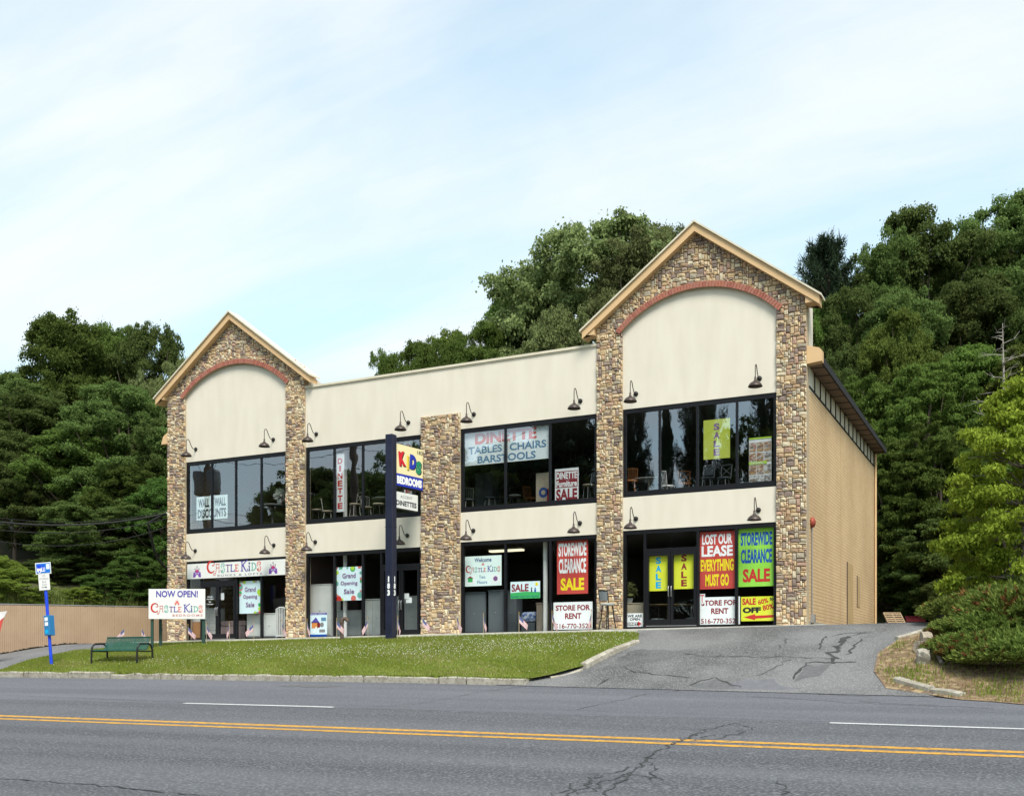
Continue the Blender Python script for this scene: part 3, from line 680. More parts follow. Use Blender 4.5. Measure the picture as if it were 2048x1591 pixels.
for bi, (x0, x1, b0, h1, s2, h2, mu, ml, door, trpy) in enumerate(BAYS):
    # upper window
    fr = MB().box(x0, x1, FY0, FY1, h2 - .13, h2 + .01).box(x0, x1, FY0, FY1, s2 - .01, s2 + .17).box(x0, x0 + .1, FY0 + .002, FY1, s2 + .17, h2 - .13).box(x1 - .1, x1, FY0 + .002, FY1, s2 + .17, h2 - .13)
    fr = part(fr, 'window', 'black_frame')
    xs = [x0 + .1] + [X(p, .05) for p in mu] + [x1 - .1]
    for k in range(len(xs) - 1):
        glazing(xs[k] + (.035 if k else 0), xs[k + 1] - (.035 if k < len(xs) - 2 else 0), s2 + .17, h2 - .13, fr, 'glass_upper')
        if k: MB().box(xs[k] - .035, xs[k] + .035, FY0 + .004, FY1, s2 + .17, h2 - .13).build('mullion', 'black_frame', fr)
    # shop window below
    fr = MB().box(x0, x1, FY0, FY1, h1 - .12, h1 + .01).box(x0, x1, FY0, FY1, b0 - .12, b0 + .09).box(x0, x0 + .1, FY0 + .002, FY1, b0 + .09, h1 - .12).box(x1 - .1, x1, FY0 + .002, FY1, b0 + .09, h1 - .12)
    fr = part(fr, 'shop_window', 'black_frame')
    xs = [x0 + .1] + [X(p, .05) for p in ml if not door or p != door[1]] + [x1 - .1]
    dx0 = dx1 = None
    if door: dx0, dx1 = X(door[0], .05), (X(door[2], .05) if door[2] < 843 else x1 - .1)
    for k in range(len(xs) - 1):
        a, b = xs[k] + (.04 if k else 0), xs[k + 1] - (.04 if k < len(xs) - 2 else 0)
        if k: MB().box(xs[k] - .04, xs[k] + .04, FY0 + .004, FY1, b0 + .09, h1 - .12).build('mullion', 'black_frame', fr)
        if door and abs(xs[k] - dx0) < .02:
            tz = on_y((door[0] + door[2]) / 2, trpy).z if trpy else h1 - .85
            MB().box(a, b, FY0 + .006, FY1, tz - .05, tz + .07).build('transom_bar', 'black_frame', fr)
            glazing(a, b, tz + .07, h1 - .12, fr)
            mid = X(door[1], .05)
            MB().box(a, b, FY0 - .01, FY1 + .01, b0 + .095, b0 + .115).build('threshold', 'steel', fr)
            for (da, db, hs) in ((a, mid, 1), (mid, b, -1)):
                e = .006; st = .085; zt = tz - .055
                d = MB().box(da + e, da + st, FY0 - .012, FY1 - .02, b0 + .12, zt).box(db - st, db - e, FY0 - .012, FY1 - .02, b0 + .12, zt)
                d.box(da + st, db - st, FY0 - .012, FY1 - .02, zt - .1, zt).box(da + st, db - st, FY0 - .012, FY1 - .02, b0 + .12, b0 + .30)
                d = part(d, 'door', 'black_frame')
                glazing(da + st, db - st, b0 + .30, zt - .1, d)
                hx = (db - .045) if hs > 0 else (da + .045)
                MB().tube([(hx, -.01, b0 + 1.0), (hx, -.06, b0 + 1.02), (hx, -.06, b0 + 1.3), (hx, -.01, b0 + 1.32)], .012, 6).build('handle', 'steel', d)
        else:
            glazing(a, b, b0 + .09, h1 - .12, fr)
    # stucco band between the storeys
    part(MB().box(x0 - .02, x1 + .02, 0, .22, h1 + .01, s2 - .01), 'wall_band', 'stucco')
# middle wall and parapet
part(MB().prism_y([(-17.97, 9.38), (-12.2, 9.38), (-12.2, 9.41), (-6.49, 9.41), (-6.49, 11.54), (-17.97, 11.54)], 0, .22), 'wall', 'stucco')
part(MB().box(-17.97, -6.49, -.05, .30, 11.542, 11.62), 'parapet_cap', 'stucco_trim')
part(MB().box(-17.97, -6.49, -.015, .02, 11.49, 11.541), 'parapet_trim', 'stucco_trim')
part(MB().box(-17.97, -6.49, .5, .9, 10.4, 11.3), 'parapet_back', 'stucco')

# ---- stonework: packed blocks of mixed size on a mortar bed
rs_ = random.Random(21)
unit_stones = []
for k in range(10):
    r = random.Random(100 + k); ins = .07
    B = [(-.5, 0, -.5), (.5, 0, -.5), (.5, 0, .5), (-.5, 0, .5)]
    j = lambda s: r.uniform(-s, s)
    Fv = [(-.5 + .06 + j(.03), -.75 + j(.2), -.5 + .10 + j(.05)), (.5 - .06 + j(.03), -.75 + j(.2), -.5 + .10 + j(.05)), (.5 - .06 + j(.03), -.8 + j(.2), .5 - .10 + j(.05)), (-.5 + .06 + j(.03), -.8 + j(.2), .5 - .10 + j(.05))]
    c = [(j(.22), -1.0, j(.15))]
    unit_stones.append((B + Fv + c, [(0, 1, 5, 4), (1, 2, 6, 5), (2, 3, 7, 6), (3, 0, 4, 7), (4, 5, 8), (5, 6, 8), (6, 7, 8), (7, 4, 8)]))
unit_mesh = []
for k, (v, f) in enumerate(unit_stones):
    me = bpy.data.meshes.new('stone'); me.from_pydata(v, [], f); me.materials.append(STONES[0]); me.update(); unit_mesh.append(me)
SIZES = [((4, 2), 5), ((3, 2), 6), ((5, 2), 2), ((4, 3), 2), ((3, 1), 5), ((4, 1), 3), ((2, 1), 3), ((2, 2), 3), ((1, 3), 2), ((2, 3), 3), ((2, 4), 2), ((1, 2), 1)]
BAG = [s for s, n in SIZES for _ in range(n)]
all_stones = []
def pack(x0, z0, cw, ch, nc, nr, ok, host):
    occ = [[not ok(x0 + (i + .5) * cw, z0 + (j + .5) * ch) for i in range(nc)] for j in range(nr)]
    for j in range(nr):
        for i in range(nc):
            if occ[j][i]: continue
            for tr in range(14):
                wv, hv = rs_.choice(BAG) if tr < 13 else (1, 1)
                if i + wv > nc or j + hv > nr: continue
                if any(occ[j + b][i + a] for b in range(hv) for a in range(wv)): continue
                break
            else: wv, hv = 1, 1
            for b in range(hv):
                for a in range(wv): occ[j + b][i + a] = True
            g = .009
            cxs, czs = x0 + (i + wv / 2) * cw, z0 + (j + hv / 2) * ch
            w_, h_ = wv * cw - g, hv * ch - g
            big = wv * hv >= 6
            q = rs_.random()
            if big: mi = 4 if q < .22 else 5 if q < .36 else 7 if q < .42 else rs_.choice([0, 1, 0, 6, 3, 2])
            else: mi = 4 if q < .05 else 5 if q < .11 else 7 if q < .16 else rs_.choice([0, 1, 2, 2, 0, 6, 3])
            all_stones.append((w_ * h_, cxs, czs, w_, h_, rs_.uniform(.04, .085), mi, rs_.randrange(10), host))
ARCH_H = .98
def arch_geo(xa, xb, spring):
    wv = xb - xa; h = ARCH_H; r = (wv * wv / 4 + h * h) / (2 * h); cxa = (xa + xb) / 2; cza = spring + h - r
    return cxa, cza, r
SPRING = 11.84
GAB_E, GAB_A = 12.25, 14.60      # underside of the raking boards over the corner and at the ridge
for (xl, xr, pl, prr, bl, br) in ((-24.68, -17.96, -23.75, -18.825, 2.30, 2.36), (-6.50, 0.0, -5.638, -.862, 2.50, 2.565)):
    xm = (xl + xr) / 2; ca, cz_, ra = arch_geo(pl, prr, SPRING)
    th0 = math.asin((prr - ca) / ra)
    arc = [(ca + (ra + .1) * math.sin(th0 * 1.0 - 2 * th0 * i / 24), cz_ + (ra + .1) * math.cos(th0 - 2 * th0 * i / 24)) for i in range(25)]
    outline = [(xl, bl - .12), (pl, bl - .12), (pl, SPRING)] + [(max(pl, min(prr, a)), max(SPRING, b)) for a, b in arc[::-1]][1:-1] + [(prr, SPRING), (prr, br - .12), (xr, br - .12), (xr, GAB_E), (xm, GAB_A), (xl, GAB_E)]
    host = part(MB().prism_y(outline, -.03, .30), 'stone_facing', 'mortar')
    nc = 116 if xl < -20 else 112; cw = (xr - xl) / nc; ch = .058; z0 = bl - .1; nr = int((GAB_A - z0) / ch) + 1
    slope = (GAB_A - GAB_E) / ((xr - xl) / 2)
    def ok(x, z, xl=xl, xr=xr, pl=pl, prr=prr, xm=xm, ca=ca, cz_=cz_, ra=ra, slope=slope):
        if z > GAB_A - slope * abs(x - xm) + .06: return False
        if z < SPRING: return x < pl or x > prr
        return math.hypot(x - ca, z - cz_) > ra + .08 or x < pl or x > prr
    pack(xl, z0, cw, ch, nc, nr, ok, host)
    # stucco panel under the arch
    pan = [(pl, 9.40), (prr, 9.40), (prr, SPRING)] + [(ca + (ra + .05) * math.sin(th0 - 2 * th0 * i / 24), cz_ + (ra + .05) * math.cos(th0 - 2 * th0 * i / 24)) for i in range(25)][1:-1] + [(pl, SPRING)]
    h2 = 9.32 if xl < -20 else 9.43
    pan[0] = (pl, h2 + .01); pan[1] = (prr, h2 + .01)
    part(MB().prism_y(pan, 0, .2), 'gable_panel', 'stucco')
    # brick arch, brick by brick
    ring = MB()
    ro, ri = ra + .18, ra
    sp = th0 + .03; nb = 58
    pts = [(ca + (ri + .02) * math.sin(-sp + 2 * sp * i / 40), cz_ + (ri + .02) * math.cos(-sp + 2 * sp * i / 40)) for i in range(41)]
    pto = [(ca + (ro - .02) * math.sin(-sp + 2 * sp * i / 40), cz_ + (ro - .02) * math.cos(-sp + 2 * sp * i / 40)) for i in range(41)]
    arch = part(MB().prism_y(pts[::-1] + pto, -.115, .05), 'brick_arch', 'mortar')
    bmesh_k = []
    for k in range(3):
        d = ra * 2 * sp / nb; wv = d * .5 - .004
        bmesh_k.append(bevel(MB().box(-wv, wv, -.025, 0, ri + .004, ro - .002).build('tmp', 'brick_%d' % k), .004).data)
    for o in [o for o in bpy.data.objects if o.name.startswith('tmp')]: bpy.data.objects.remove(o)
    for i in range(nb):
        a = -sp + 2 * sp * (i + .5) / nb
        o = link('brick', bmesh_k[rs_.randrange(3)], arch); o.location = (ca, -.115 - rs_.uniform(0, .008), cz_); o.rotation_euler = (0, a, 0)
    # raking boards, coping and eaves returns
    half = (xr - xl) / 2; ov = .42; sl = .749; za = 14.80
    for s in (-1, 1):
        def P_(d, z): return (xm + s * d, z)
        o1 = [P_(0, za - .065), P_(half + ov - .02, za - .065 - sl * (half + ov - .02)), P_(half + ov - .02, za - .32 - sl * (half + ov - .02)), P_(0, za - .32)]
        part(MB().prism_y(o1 if s < 0 else o1[::-1], -.30, -.02 + .1), 'raking_board', 'fascia')
        o2 = [P_(0, za), P_(half + ov + .05, za - sl * (half + ov + .05)), P_(half + ov + .05, za - .06 - sl * (half + ov + .05)), P_(0, za - .06)]
        part(MB().prism_y(o2 if s < 0 else o2[::-1], -.36, .22), 'coping', 'stucco_trim')
        d0, d1 = half + .002, half + ov - .04
        o3 = [P_(d0, za - .325 - sl * d0), P_(d1, za - .325 - sl * d1), P_(d1, 11.86), P_(d0, 11.83)]
        part(MB().prism_y(o3 if s < 0 else o3[::-1], -.26, .20), 'eaves_return', 'fascia')
        xa_ = xm + s * half
        part(MB().box(min(xa_, xa_ - s * .2), max(xa_, xa_ - s * .2), .301, .9, 9.5, 12.0), 'tower_cheek', 'stucco')
    o4 = [(xl, 12.1), (xr, 12.1), (xr, 12.2), (xm, 14.5), (xl, 12.2)]
    part(MB().prism_y(o4, .302, .42), 'gable_back', 'stucco')
# middle pillar
host = part(MB().box(-13.0, -11.46, -.03, .25, 2.25, 9.97), 'stone_facing', 'mortar')
pack(-13.0, 2.30, 1.54 / 26, .058, 26, 132, lambda x, z: True, host)
all_stones.sort(key=lambda s: -s[0] / (on_y(CX, HY).y * 0 + 1 + (-s[1]) * .012) ** 2)
joined = {}
for i, (ar, cxs, czs, w_, h_, dp, mi, uv, host) in enumerate(all_stones):
    if i < 300:
        o = link('stone', unit_mesh[uv], host); o.location = (cxs, -.03, czs); o.scale = (w_, dp, h_)
        o.material_slots[0].link = 'OBJECT'; o.material_slots[0].material = STONES[mi]
    else:
        mb = joined.setdefault(host.name, (MB(), host))[0]
        v, f = unit_stones[uv]; mb.add([(cxs + p[0] * w_, -.03 + p[1] * dp, czs + p[2] * h_) for p in v], f, mi)
for mb, host in joined.values():
    tag(mb.build('small_stones', STONES, host), kind='stuff')

# ---- right flank: tan brick wall, strip of panels under the eaves, roof overhang
side = part(MB().box(-.24, -.001, .30, LB, 1.9, 9.54), 'side_wall', 'tan_brick')
part(MB().box(-.25, .012, .30, LB - .01, 1.9, 2.75), 'plinth', 'concrete')
for k in range(1, 5):
    yy = .3 + (LB - .3) * (k / 5.0) ** 1.0
    MB().box(-.01, .006, yy - .012, yy + .012, 2.76, 9.53).build('control_joint', 'wood_tan', side)
part(MB().box(-.2, .012, .30, LB, 9.541, 9.61), 'panel_rail', 'black_frame')
npn = 15
for k in range(npn):
    ya, yb = .32 + (LB - .34) * k / npn, .32 + (LB - .34) * (k + 1) / npn
    part(MB().box(-.15, -.02, ya + .03, yb - .03, 9.612, 10.16), 'clerestory_panel', 'clerestory')
    part(MB().box(-.15, .008, yb - (.07 if k % 4 == 3 else .028), yb + .028, 9.612, 10.17), 'panel_mullion', 'black_frame')
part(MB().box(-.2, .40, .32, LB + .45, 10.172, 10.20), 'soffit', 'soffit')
for k in range(16):
    yy = .6 + k * (LB - .5) / 15
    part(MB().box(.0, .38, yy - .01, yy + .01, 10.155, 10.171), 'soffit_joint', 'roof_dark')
part(MB().box(.38, .43, .30, LB + .5, 10.15, 10.36), 'eaves_fascia', 'roof_dark')
part(MB().prism_y([(.002, 10.15), (.42, 10.19), (.42, 10.5), (.34, 10.58), (.002, 10.68)], -.02, .29), 'eaves_return', 'fascia')
part(MB().prism_y([(-24.682, 10.15), (-24.682, 10.62), (-24.95, 10.45), (-25.05, 10.15)][::-1], -.02, .5), 'eaves_return', 'fascia')
part(MB().box(-24.6, .375, .95, LB + .5, 10.21, 10.34), 'roof', 'roof_dark')
part(MB().tube([(.05, LB + .06, 10.1), (.05, LB + .06, 2.9)], .05, 8), 'downspout', 'fascia')
dr0 = on_x(1694, 1200, 0).y; dr1 = on_x(1705, 1200, 0).y
part(MB().box(-.02, .02, dr0, dr1, 2.5, 5.02), 'side_door', 'wood_tan')
part(MB().box(-.02, .03, dr0 - .06, dr0, 2.5, 5.06), 'door_jamb', 'rust_brown')
w0 = on_x(1714, 1170, 0).y; w1 = on_x(1719, 1170, 0).y
part(MB().box(-.02, .015, w0, w1, 3.6, 4.7), 'side_window', 'wood_tan')
part(MB().box(-.02, .025, w0 - .05, w0, 3.6, 4.75), 'window_jamb', 'rust_brown')
part(MB().box(-24.68, -24.44, .3, LB, 1.8, 10.2), 'end_wall', 'tan_brick')
part(MB().box(-24.43, -.25, LB - .25, LB, 1.9, 10.2), 'back_wall', 'tan_brick')
# rooms behind the glass
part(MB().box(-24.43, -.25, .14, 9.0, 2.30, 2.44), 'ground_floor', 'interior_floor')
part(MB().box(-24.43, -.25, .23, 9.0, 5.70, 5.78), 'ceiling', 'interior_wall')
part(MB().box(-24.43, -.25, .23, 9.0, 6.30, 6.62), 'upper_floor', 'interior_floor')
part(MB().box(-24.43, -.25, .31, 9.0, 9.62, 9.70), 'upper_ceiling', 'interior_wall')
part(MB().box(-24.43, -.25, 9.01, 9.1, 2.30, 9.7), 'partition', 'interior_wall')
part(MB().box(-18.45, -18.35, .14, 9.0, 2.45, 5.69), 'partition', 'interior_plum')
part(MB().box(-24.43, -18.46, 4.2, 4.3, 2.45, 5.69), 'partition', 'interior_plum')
for px, z0, z1 in ((608, 6.63, 9.61), (692, 6.63, 9.61), (692, 2.45, 5.69), (1092, 2.45, 5.69)):
    xx = X(px if px != 608 else 694, .6)
    if px == 608: continue
    part(MB().tube([(xx, .55, z0), (xx, .55, z1)], .075, 12), 'column', 'white_paint')

# ---------------------------------------------------------------- gooseneck wall lamps
def lamp(x, z, label):
    t = empty('wall_lamp', (x, 0, z), 0, label, 'lamp', 'gooseneck lamps on the shop front')
    if not LAMP_MESH:
        a = MB().lathe([(.0, 0), (.075, 0), (.075, .03), (.04, .05), (0, .055)], 12, mtx=Matrix.Rotation(R(90), 4, 'X'))
        LAMP_MESH.append(a.mesh('backplate', 'iron_black'))
        path = [(0, -.03, 0), (0, -.12, -.01), (0, -.20, .02), (0, -.28, .12), (0, -.35, .25), (0, -.42, .31), (0, -.49, .28), (0, -.52, .20), (0, -.52, .0), (0, -.52, -.12)]
        LAMP_MESH.append(MB().tube(path, .014, 7).mesh('arm', 'bronze'))
        LAMP_MESH.append(MB().lathe([(.028, -.08), (.032, -.17), (.05, -.18), (.055, -.205), (.12, -.235), (.175, -.285), (.205, -.345), (.21, -.36), (.198, -.355), (.16, -.29), (.05, -.22), (0, -.215)], 20, mtx=Matrix.Translation((0, -.52, 0))).mesh('shade', 'bronze'))
    for nme, me in zip(('backplate', 'arm', 'shade'), LAMP_MESH): link(nme, me, t)
LAMP_MESH = []
where = ['at the far left of the left tower', 'right of centre on the left tower', 'beside the right pillar of the left tower', 'left of the wide middle stone pillar',
         'right of the wide middle stone pillar', 'left of the right tower on the middle wall', 'at the left edge of the right tower panel', 'at the right edge of the right tower panel']
for k, px in enumerate((392, 547, 633, 817, 948, 1161, 1272, 1519)):
    lamp(X(px), 9.80 + .014 * k, 'bronze gooseneck lamp above upper windows, ' + where[k])
for k, px in enumerate((391, 548, 631, 815, 947, 1160, 1272, 1517)):
    lamp(X(px), 5.86 + .024 * k, 'bronze gooseneck lamp between the storeys, ' + where[k])
# ================================================================ SIGNS AND POSTERS
def board(name, label, cat, px0, px1, py0, py1, m, y=.145, th=.008, group=None, frame=None):
    """A flat sign hung parallel to the shop front; its left, right, top and bottom given where the photograph shows them (rows at mid width)."""
    pc = (px0 + px1) / 2
    xa, xb = X(px0, y), X(px1, y); zt = on_y(pc, py0, y).z; zb_ = on_y(pc, py1, y).z
    o = MB().box(0, xb - xa, 0, th, 0, zt - zb_).build(name, m)
    o.location = (xa, y, zb_); tag(o, label, cat, group)
    o_wh[o.name] = (xb - xa, zt - zb_); return o, xb - xa, zt - zb_
o_wh = {}
def arcp(cx, cz, rx, rz, a0, a1, n=14, t0=1, t1=1):
    return [(cx + rx * math.cos(R(a0 + (a1 - a0) * i / n)), cz + rz * math.sin(R(a0 + (a1 - a0) * i / n)), t0 + (t1 - t0) * math.sin(math.pi * i / n)) for i in range(n + 1)]
def curl_name(root, x0, z0, W, cols, lay=1):
    """The storefront's curly two word name, drawn stroke by stroke."""
    s = W / 1270
    T = lambda ls: [[(x0 + (p[0] - 145) * s, z0 + (p[1]) * s, p[2] if len(p) > 2 else 1) for p in ln] for ln in ls]
    wd = 17 * s
    C_ = [arcp(240, 105, 92, 105, 40, 320, 22, .8, 2.6), arcp(283, 160, 28, 34, 90, -150, 12), [(235, 208, 1), (260, 206, 1), (283, 194, 1)]]
    A_ = [[(345, 152), (440, 152)], [(362, 152), (360, 60), (348, 0), (330, -35)] + arcp(312, -35, 20, 22, 0, -300, 12), [(425, 152), (428, 60), (425, 5)], [(362, 85), (428, 85)], [(412, 5), (445, 8)]]
    S_ = lambda x: [arcp(x + 50, 115, 42, 45, 20, 235, 16), arcp(x + 66, 125, 20, 22, 40, -200, 9), arcp(x + 50, 36, 42, 46, 68, -190, 18), arcp(x + 30, 32, 20, 20, 180, 420, 9)]
    T_ = [[(588, 122), (600, 130), (675, 126), (686, 112)], [(638, 128, 1.3), (638, 4, 1.3)], [(615, 4), (662, 4)]]
    L_ = [[(720, 128, 1.3), (720, 6, 1.3)], [(695, 128), (745, 128)], [(700, 6), (795, 6), (800, 40)]]
    E_ = [[(830, 122, 1.3), (830, 6, 1.3)], [(806, 122), (885, 122), (888, 100)], [(830, 66), (872, 66)], [(806, 6), (888, 6), (893, 32)]]
    K_ = [[(975, 178, 1.4), (975, 4, 1.4)], [(945, 176), (1010, 180)], [(948, 4), (1003, 4)], [(1095, 196, 1), (1030, 150, 1.3), (985, 92, 1.4)], [(1000, 105, 1.6), (1040, 40, 1.6), (1070, 0, 1.2)] + arcp(1085, 20, 22, 22, 230, 420, 9), [(1075, 198), (1108, 200)]]
    I_ = [[(1146, 92, 1.4), (1146, 4, 1.4)], [(1125, 92), (1150, 92)], [(1122, 4), (1170, 4)], arcp(1146, 138, 12, 12, 0, 360, 10)]
    D_ = [[(1215, 140, 1.3), (1215, 6, 1.3)], [(1192, 140), (1225, 140)], [(1192, 6), (1225, 6)], arcp(1225, 73, 74, 67, 90, -90, 14, .8, 1.5)]
    for g, c in zip((C_, A_, S_(468), T_, L_, E_, K_, I_, D_, S_(1320)), cols): stroke(root, T(g), c, wd, lay)
COLS = ['ink_red', 'ink_pink', 'ink_teal', 'ink_plum', 'ink_violet', 'ink_rose', 'ink_violet', 'ink_navy', 'ink_teal', 'ink_rose']
def castle(root, cx, z, w, h, c1, c2, c3, lay=1):
    b = h * .42
    sh = [([(cx - w * .5, z), (cx - w * .2, z), (cx - w * .14, z + b * .42), (cx, z + b * .52), (cx + w * .14, z + b * .42), (cx + w * .2, z), (cx + w * .5, z), (cx + w * .44, z + b), (cx - w * .44, z + b)], c1),
          (rect(cx - w * .27, cx - w * .15, z + b, z + b + h * .17), c3), (rect(cx + w * .15, cx + w * .27, z + b, z + b + h * .17), c3),
          (rect(cx - w * .14, cx + w * .14, z + b, z + b + h * .15), c2), ([(cx - w * .14, z + b + h * .15), (cx + w * .14, z + b + h * .15), (cx, z + b + h * .27)], c2)]
    for dx_, hh in ((-.24, .36), (.24, .36), (0, .54)):
        sh += [(rect(cx + w * dx_ - w * .025, cx + w * dx_ + w * .025, z + b + h * .12, z + b + h * hh), c3), ([(cx + w * dx_ - w * .07, z + b + h * (hh - .13)), (cx + w * dx_ + w * .07, z + b + h * (hh - .13)), (cx + w * dx_, z + b + h * (hh + .03))], c3)]
    flat(root, 'castle_emblem', sh, lay)
    flat(root, 'castle_windows', [(disc(cx + dx_ * w, z + b * .74, w * .045, 8, w * .06), 'ink_white') for dx_ in (-.2, 0, .2)], lay + 1)
def vertical(root, word, w, h, m, cx=.5, wf=.3, m0=.06, m1=.04):
    n = len(word); cell = (h * (1 - m0 - m1)) / n
    for i, c in enumerate(word): txt(root, c, w * cx, h * (1 - m0) - cell * (i + .5), w * wf * (.45 if c == 'I' else 1), cell * .80, m, 1, .03)

# upper storey
o, w_, h_ = board('window_sign', 'white WALL TO WALL DISCOUNTS sign in the upper left window', 'sign', 393, 455, 991, 1038, 'paper_mint')
txt(o, 'WALL', w_ * .24, h_ * .72, w_ * .36, h_ * .36, 'ink_black', 1, .03); txt(o, 'TO', w_ * .51, h_ * .74, w_ * .1, h_ * .14, 'ink_black', 1, .03); txt(o, 'WALL', w_ * .77, h_ * .72, w_ * .36, h_ * .36, 'ink_black', 1, .03)
txt(o, 'DISCOUNTS', w_ * .5, h_ * .27, w_ * .92, h_ * .38, 'ink_black', 1, .03)
o, w_, h_ = board('window_banner', 'narrow white vertical banner reading DINETTE in red letters', 'banner', 672, 688.5, 907, 1023, 'paper_white')
vertical(o, 'DINETTE', w_, h_, 'ink_red', .5, .58)
o, w_, h_ = board('window_banner', 'narrow white banner mostly hidden behind the hanging kids bedrooms sign', 'banner', 808, 824, 879, 990, 'paper_white')
vertical(o, 'DINETTE', w_, h_, 'ink_red', .5, .58)
o, w_, h_ = board('window_banner', 'wide white banner reading DINETTE TABLES CHAIRS BARSTOOLS', 'banner', 927, 1098, 856, 924, 'vinyl_white')
txt(o, 'DINETTE', w_ * .50, h_ * .78, w_ * .72, h_ * .33, 'ink_rose', 1, .035); txt(o, 'TABLES', w_ * .26, h_ * .44, w_ * .40, h_ * .22, 'ink_steel', 1, .02)
flat(o, 'dot', [(disc(w_ * .505, h_ * .44, h_ * .03), 'ink_steel')]); txt(o, 'CHAIRS', w_ * .76, h_ * .44, w_ * .42, h_ * .22, 'ink_steel', 1, .02); txt(o, 'BARSTOOLS', w_ * .51, h_ * .15, w_ * .68, h_ * .22, 'ink_steel', 1, .02)
o, w_, h_ = board('window_sign', 'white DINETTE Furniture SALE poster with red headline', 'sign', 1110, 1157, 936, 1003, 'paper_white')
flat(o, 'headline_panel', [(rect(w_ * .04, w_ * .96, h_ * .66, h_ * .92), 'ink_maroon'), (rect(w_ * .04, w_ * .96, h_ * .43, h_ * .655), 'ink_maroon')])
txt(o, 'DINETTE', w_ * .5, h_ * .79, w_ * .88, h_ * .21, 'ink_white', 2, .03); txt(o, 'Furniture', w_ * .5, h_ * .545, w_ * .88, h_ * .19, 'ink_white', 2, .03); txt(o, 'SALE', w_ * .5, h_ * .225, w_ * .9, h_ * .34, 'ink_maroon', 1, .03)
o, w_, h_ = board('window_banner', 'chartreuse SALE banner with purple letters in the upper right window', 'banner', 1407, 1460, 838, 917, 'banner_chartreuse')
vertical(o, 'SALE', w_, h_, 'ink_plum', .5, .23, .08, .06)
o, w_, h_ = board('window_poster', 'tall furniture photo poster reading CANADEL on a green band', 'poster', 1498, 1543, 874, 970, 'paper_white')
rq = random.Random(4); sh = []
for (zc, rows) in ((.80, 3), (.58, 3), (.33, 3), (.11, 2)):
    for i in range(rows):
        wv = 1 / rows
        sh.append((rect(w_ * (i * wv + .01), w_ * ((i + 1) * wv - .01), h_ * (zc - .10), h_ * (zc + .10)), rq.choice(['photo_warm', 'photo_rose', 'photo_grey', 'photo_warm'])))
        sh.append((rect(w_ * (i * wv + .06), w_ * ((i + .6) * wv), h_ * (zc - .02), h_ * (zc + .03)), rq.choice(['photo_grey', 'wood_grey', 'photo_rose'])))
        sh.append((rect(w_ * (i * wv + .05), w_ * ((i + .75) * wv), h_ * (zc - .085), h_ * (zc - .05)), rq.choice(['wood_tan', 'photo_grey', 'photo_warm'])))
for i, (p, m) in enumerate(sh): flat(o, 'picture', [(p, m)], 1 if i % 3 == 0 else 2)
flat(o, 'green_band', [(rect(0, w_ * .8, h_ * .44, h_ * .50), 'ink_lime'), (rect(0, w_, h_ * .965, h_), 'ink_lime')], 3)
txt(o, "CANADEL", w_ * .38, h_ * .47, w_ * .6, h_ * .035, 'ink_white', 4, .01)
# ground floor
o, w_, h_ = board('sign_board', 'long white Castle Kids Bunks & Lofts board over the left doors', 'sign', 374.5, 571, 1122.5, 1153, 'white_paint', -.035, .05)
curl_name(o, w_ * .215, h_ * .36, w_ * .545, COLS); txt(o, 'BUNKS & LOFTS', w_ * .545, h_ * .145, w_ * .45, h_ * .13, 'ink_grey', 1, .01, 1.35)
castle(o, w_ * .105, h_ * .10, w_ * .085, h_ * .8, 'ink_purple', 'ink_magenta', 'ink_plum'); castle(o, w_ * .88, h_ * .10, w_ * .085, h_ * .8, 'ink_purple', 'ink_magenta', 'ink_plum')
def grand(px0, px1, py0, py1, label, seed):
    o, w_, h_ = board('window_poster', label, 'poster', px0, px1, py0, py1, 'paper_blue')
    rq = random.Random(seed); sh = []
    cs = ['ink_red', 'ink_green', 'ink_lime', 'ink_pink', 'ink_teal', 'ink_rose']
    for k in range(26):
        s = rq.random(); r = rq.choice([.05, .07, .10, .04]) * w_
        side_ = k % 4
        if side_ == 0: c = (s * w_, h_ - r * .6)
        elif side_ == 1: c = (s * w_, r * .6)
        elif side_ == 2: c = (r * .6, s * h_)
        else: c = (w_ - r * .6, s * h_)
        pts = [(min(w_, max(0, a)), min(h_, max(0, b))) for a, b in disc(*c, r, 14)]
        sh.append((pts, rq.choice(cs))); flat(o, 'bubble', [sh[-1]], 1 + (k % 5) * .4)
    for i, wd in enumerate(('Grand', 'Opening', 'Sale')): txt(o, wd, w_ * .52, h_ * (.74 - .235 * i), w_ * (.52, .66, .40)[i], h_ * .145, 'ink_plum', 4, .012)
grand(479, 521, 1161, 1226, 'Grand Opening Sale poster with bubbles on the left shop door', 3); grand(672, 723, 1133, 1200, 'Grand Opening Sale bubble poster over the white column', 8)
o, w_, h_ = board('window_poster', 'blue bunk house poster low in the window beside the left tower', 'poster', 616, 654, 1225, 1272, 'paper_blue')
flat(o, 'border', [(rect(0, w_, h_ * .92, h_), 'ink_violet'), (rect(0, w_, 0, h_ * .09), 'ink_blue')])
flat(o, 'house_picture', [(rect(w_ * .2, w_ * .55, h_ * .35, h_ * .6), 'ink_orange'), ([(w_ * .15, h_ * .58), (w_ * .42, h_ * .82), (w_ * .62, h_ * .58)], 'ink_violet'), (rect(w_ * .5, w_ * .64, h_ * .38, h_ * .58), 'ink_maroon')], 1)
flat(o, 'slide_picture', [([(w_ * .25, h_ * .13), (w_ * .33, h_ * .13), (w_ * .5, h_ * .4), (w_ * .42, h_ * .42)], 'ink_white'), (disc(w_ * .74, h_ * .5, w_ * .1), 'ink_grey'), (rect(w_ * .7, w_ * .95, h_ * .66, h_ * .8), 'ink_steel'), (rect(w_ * .6, w_ * .9, h_ * .18, h_ * .3), 'ink_grey')], 2)
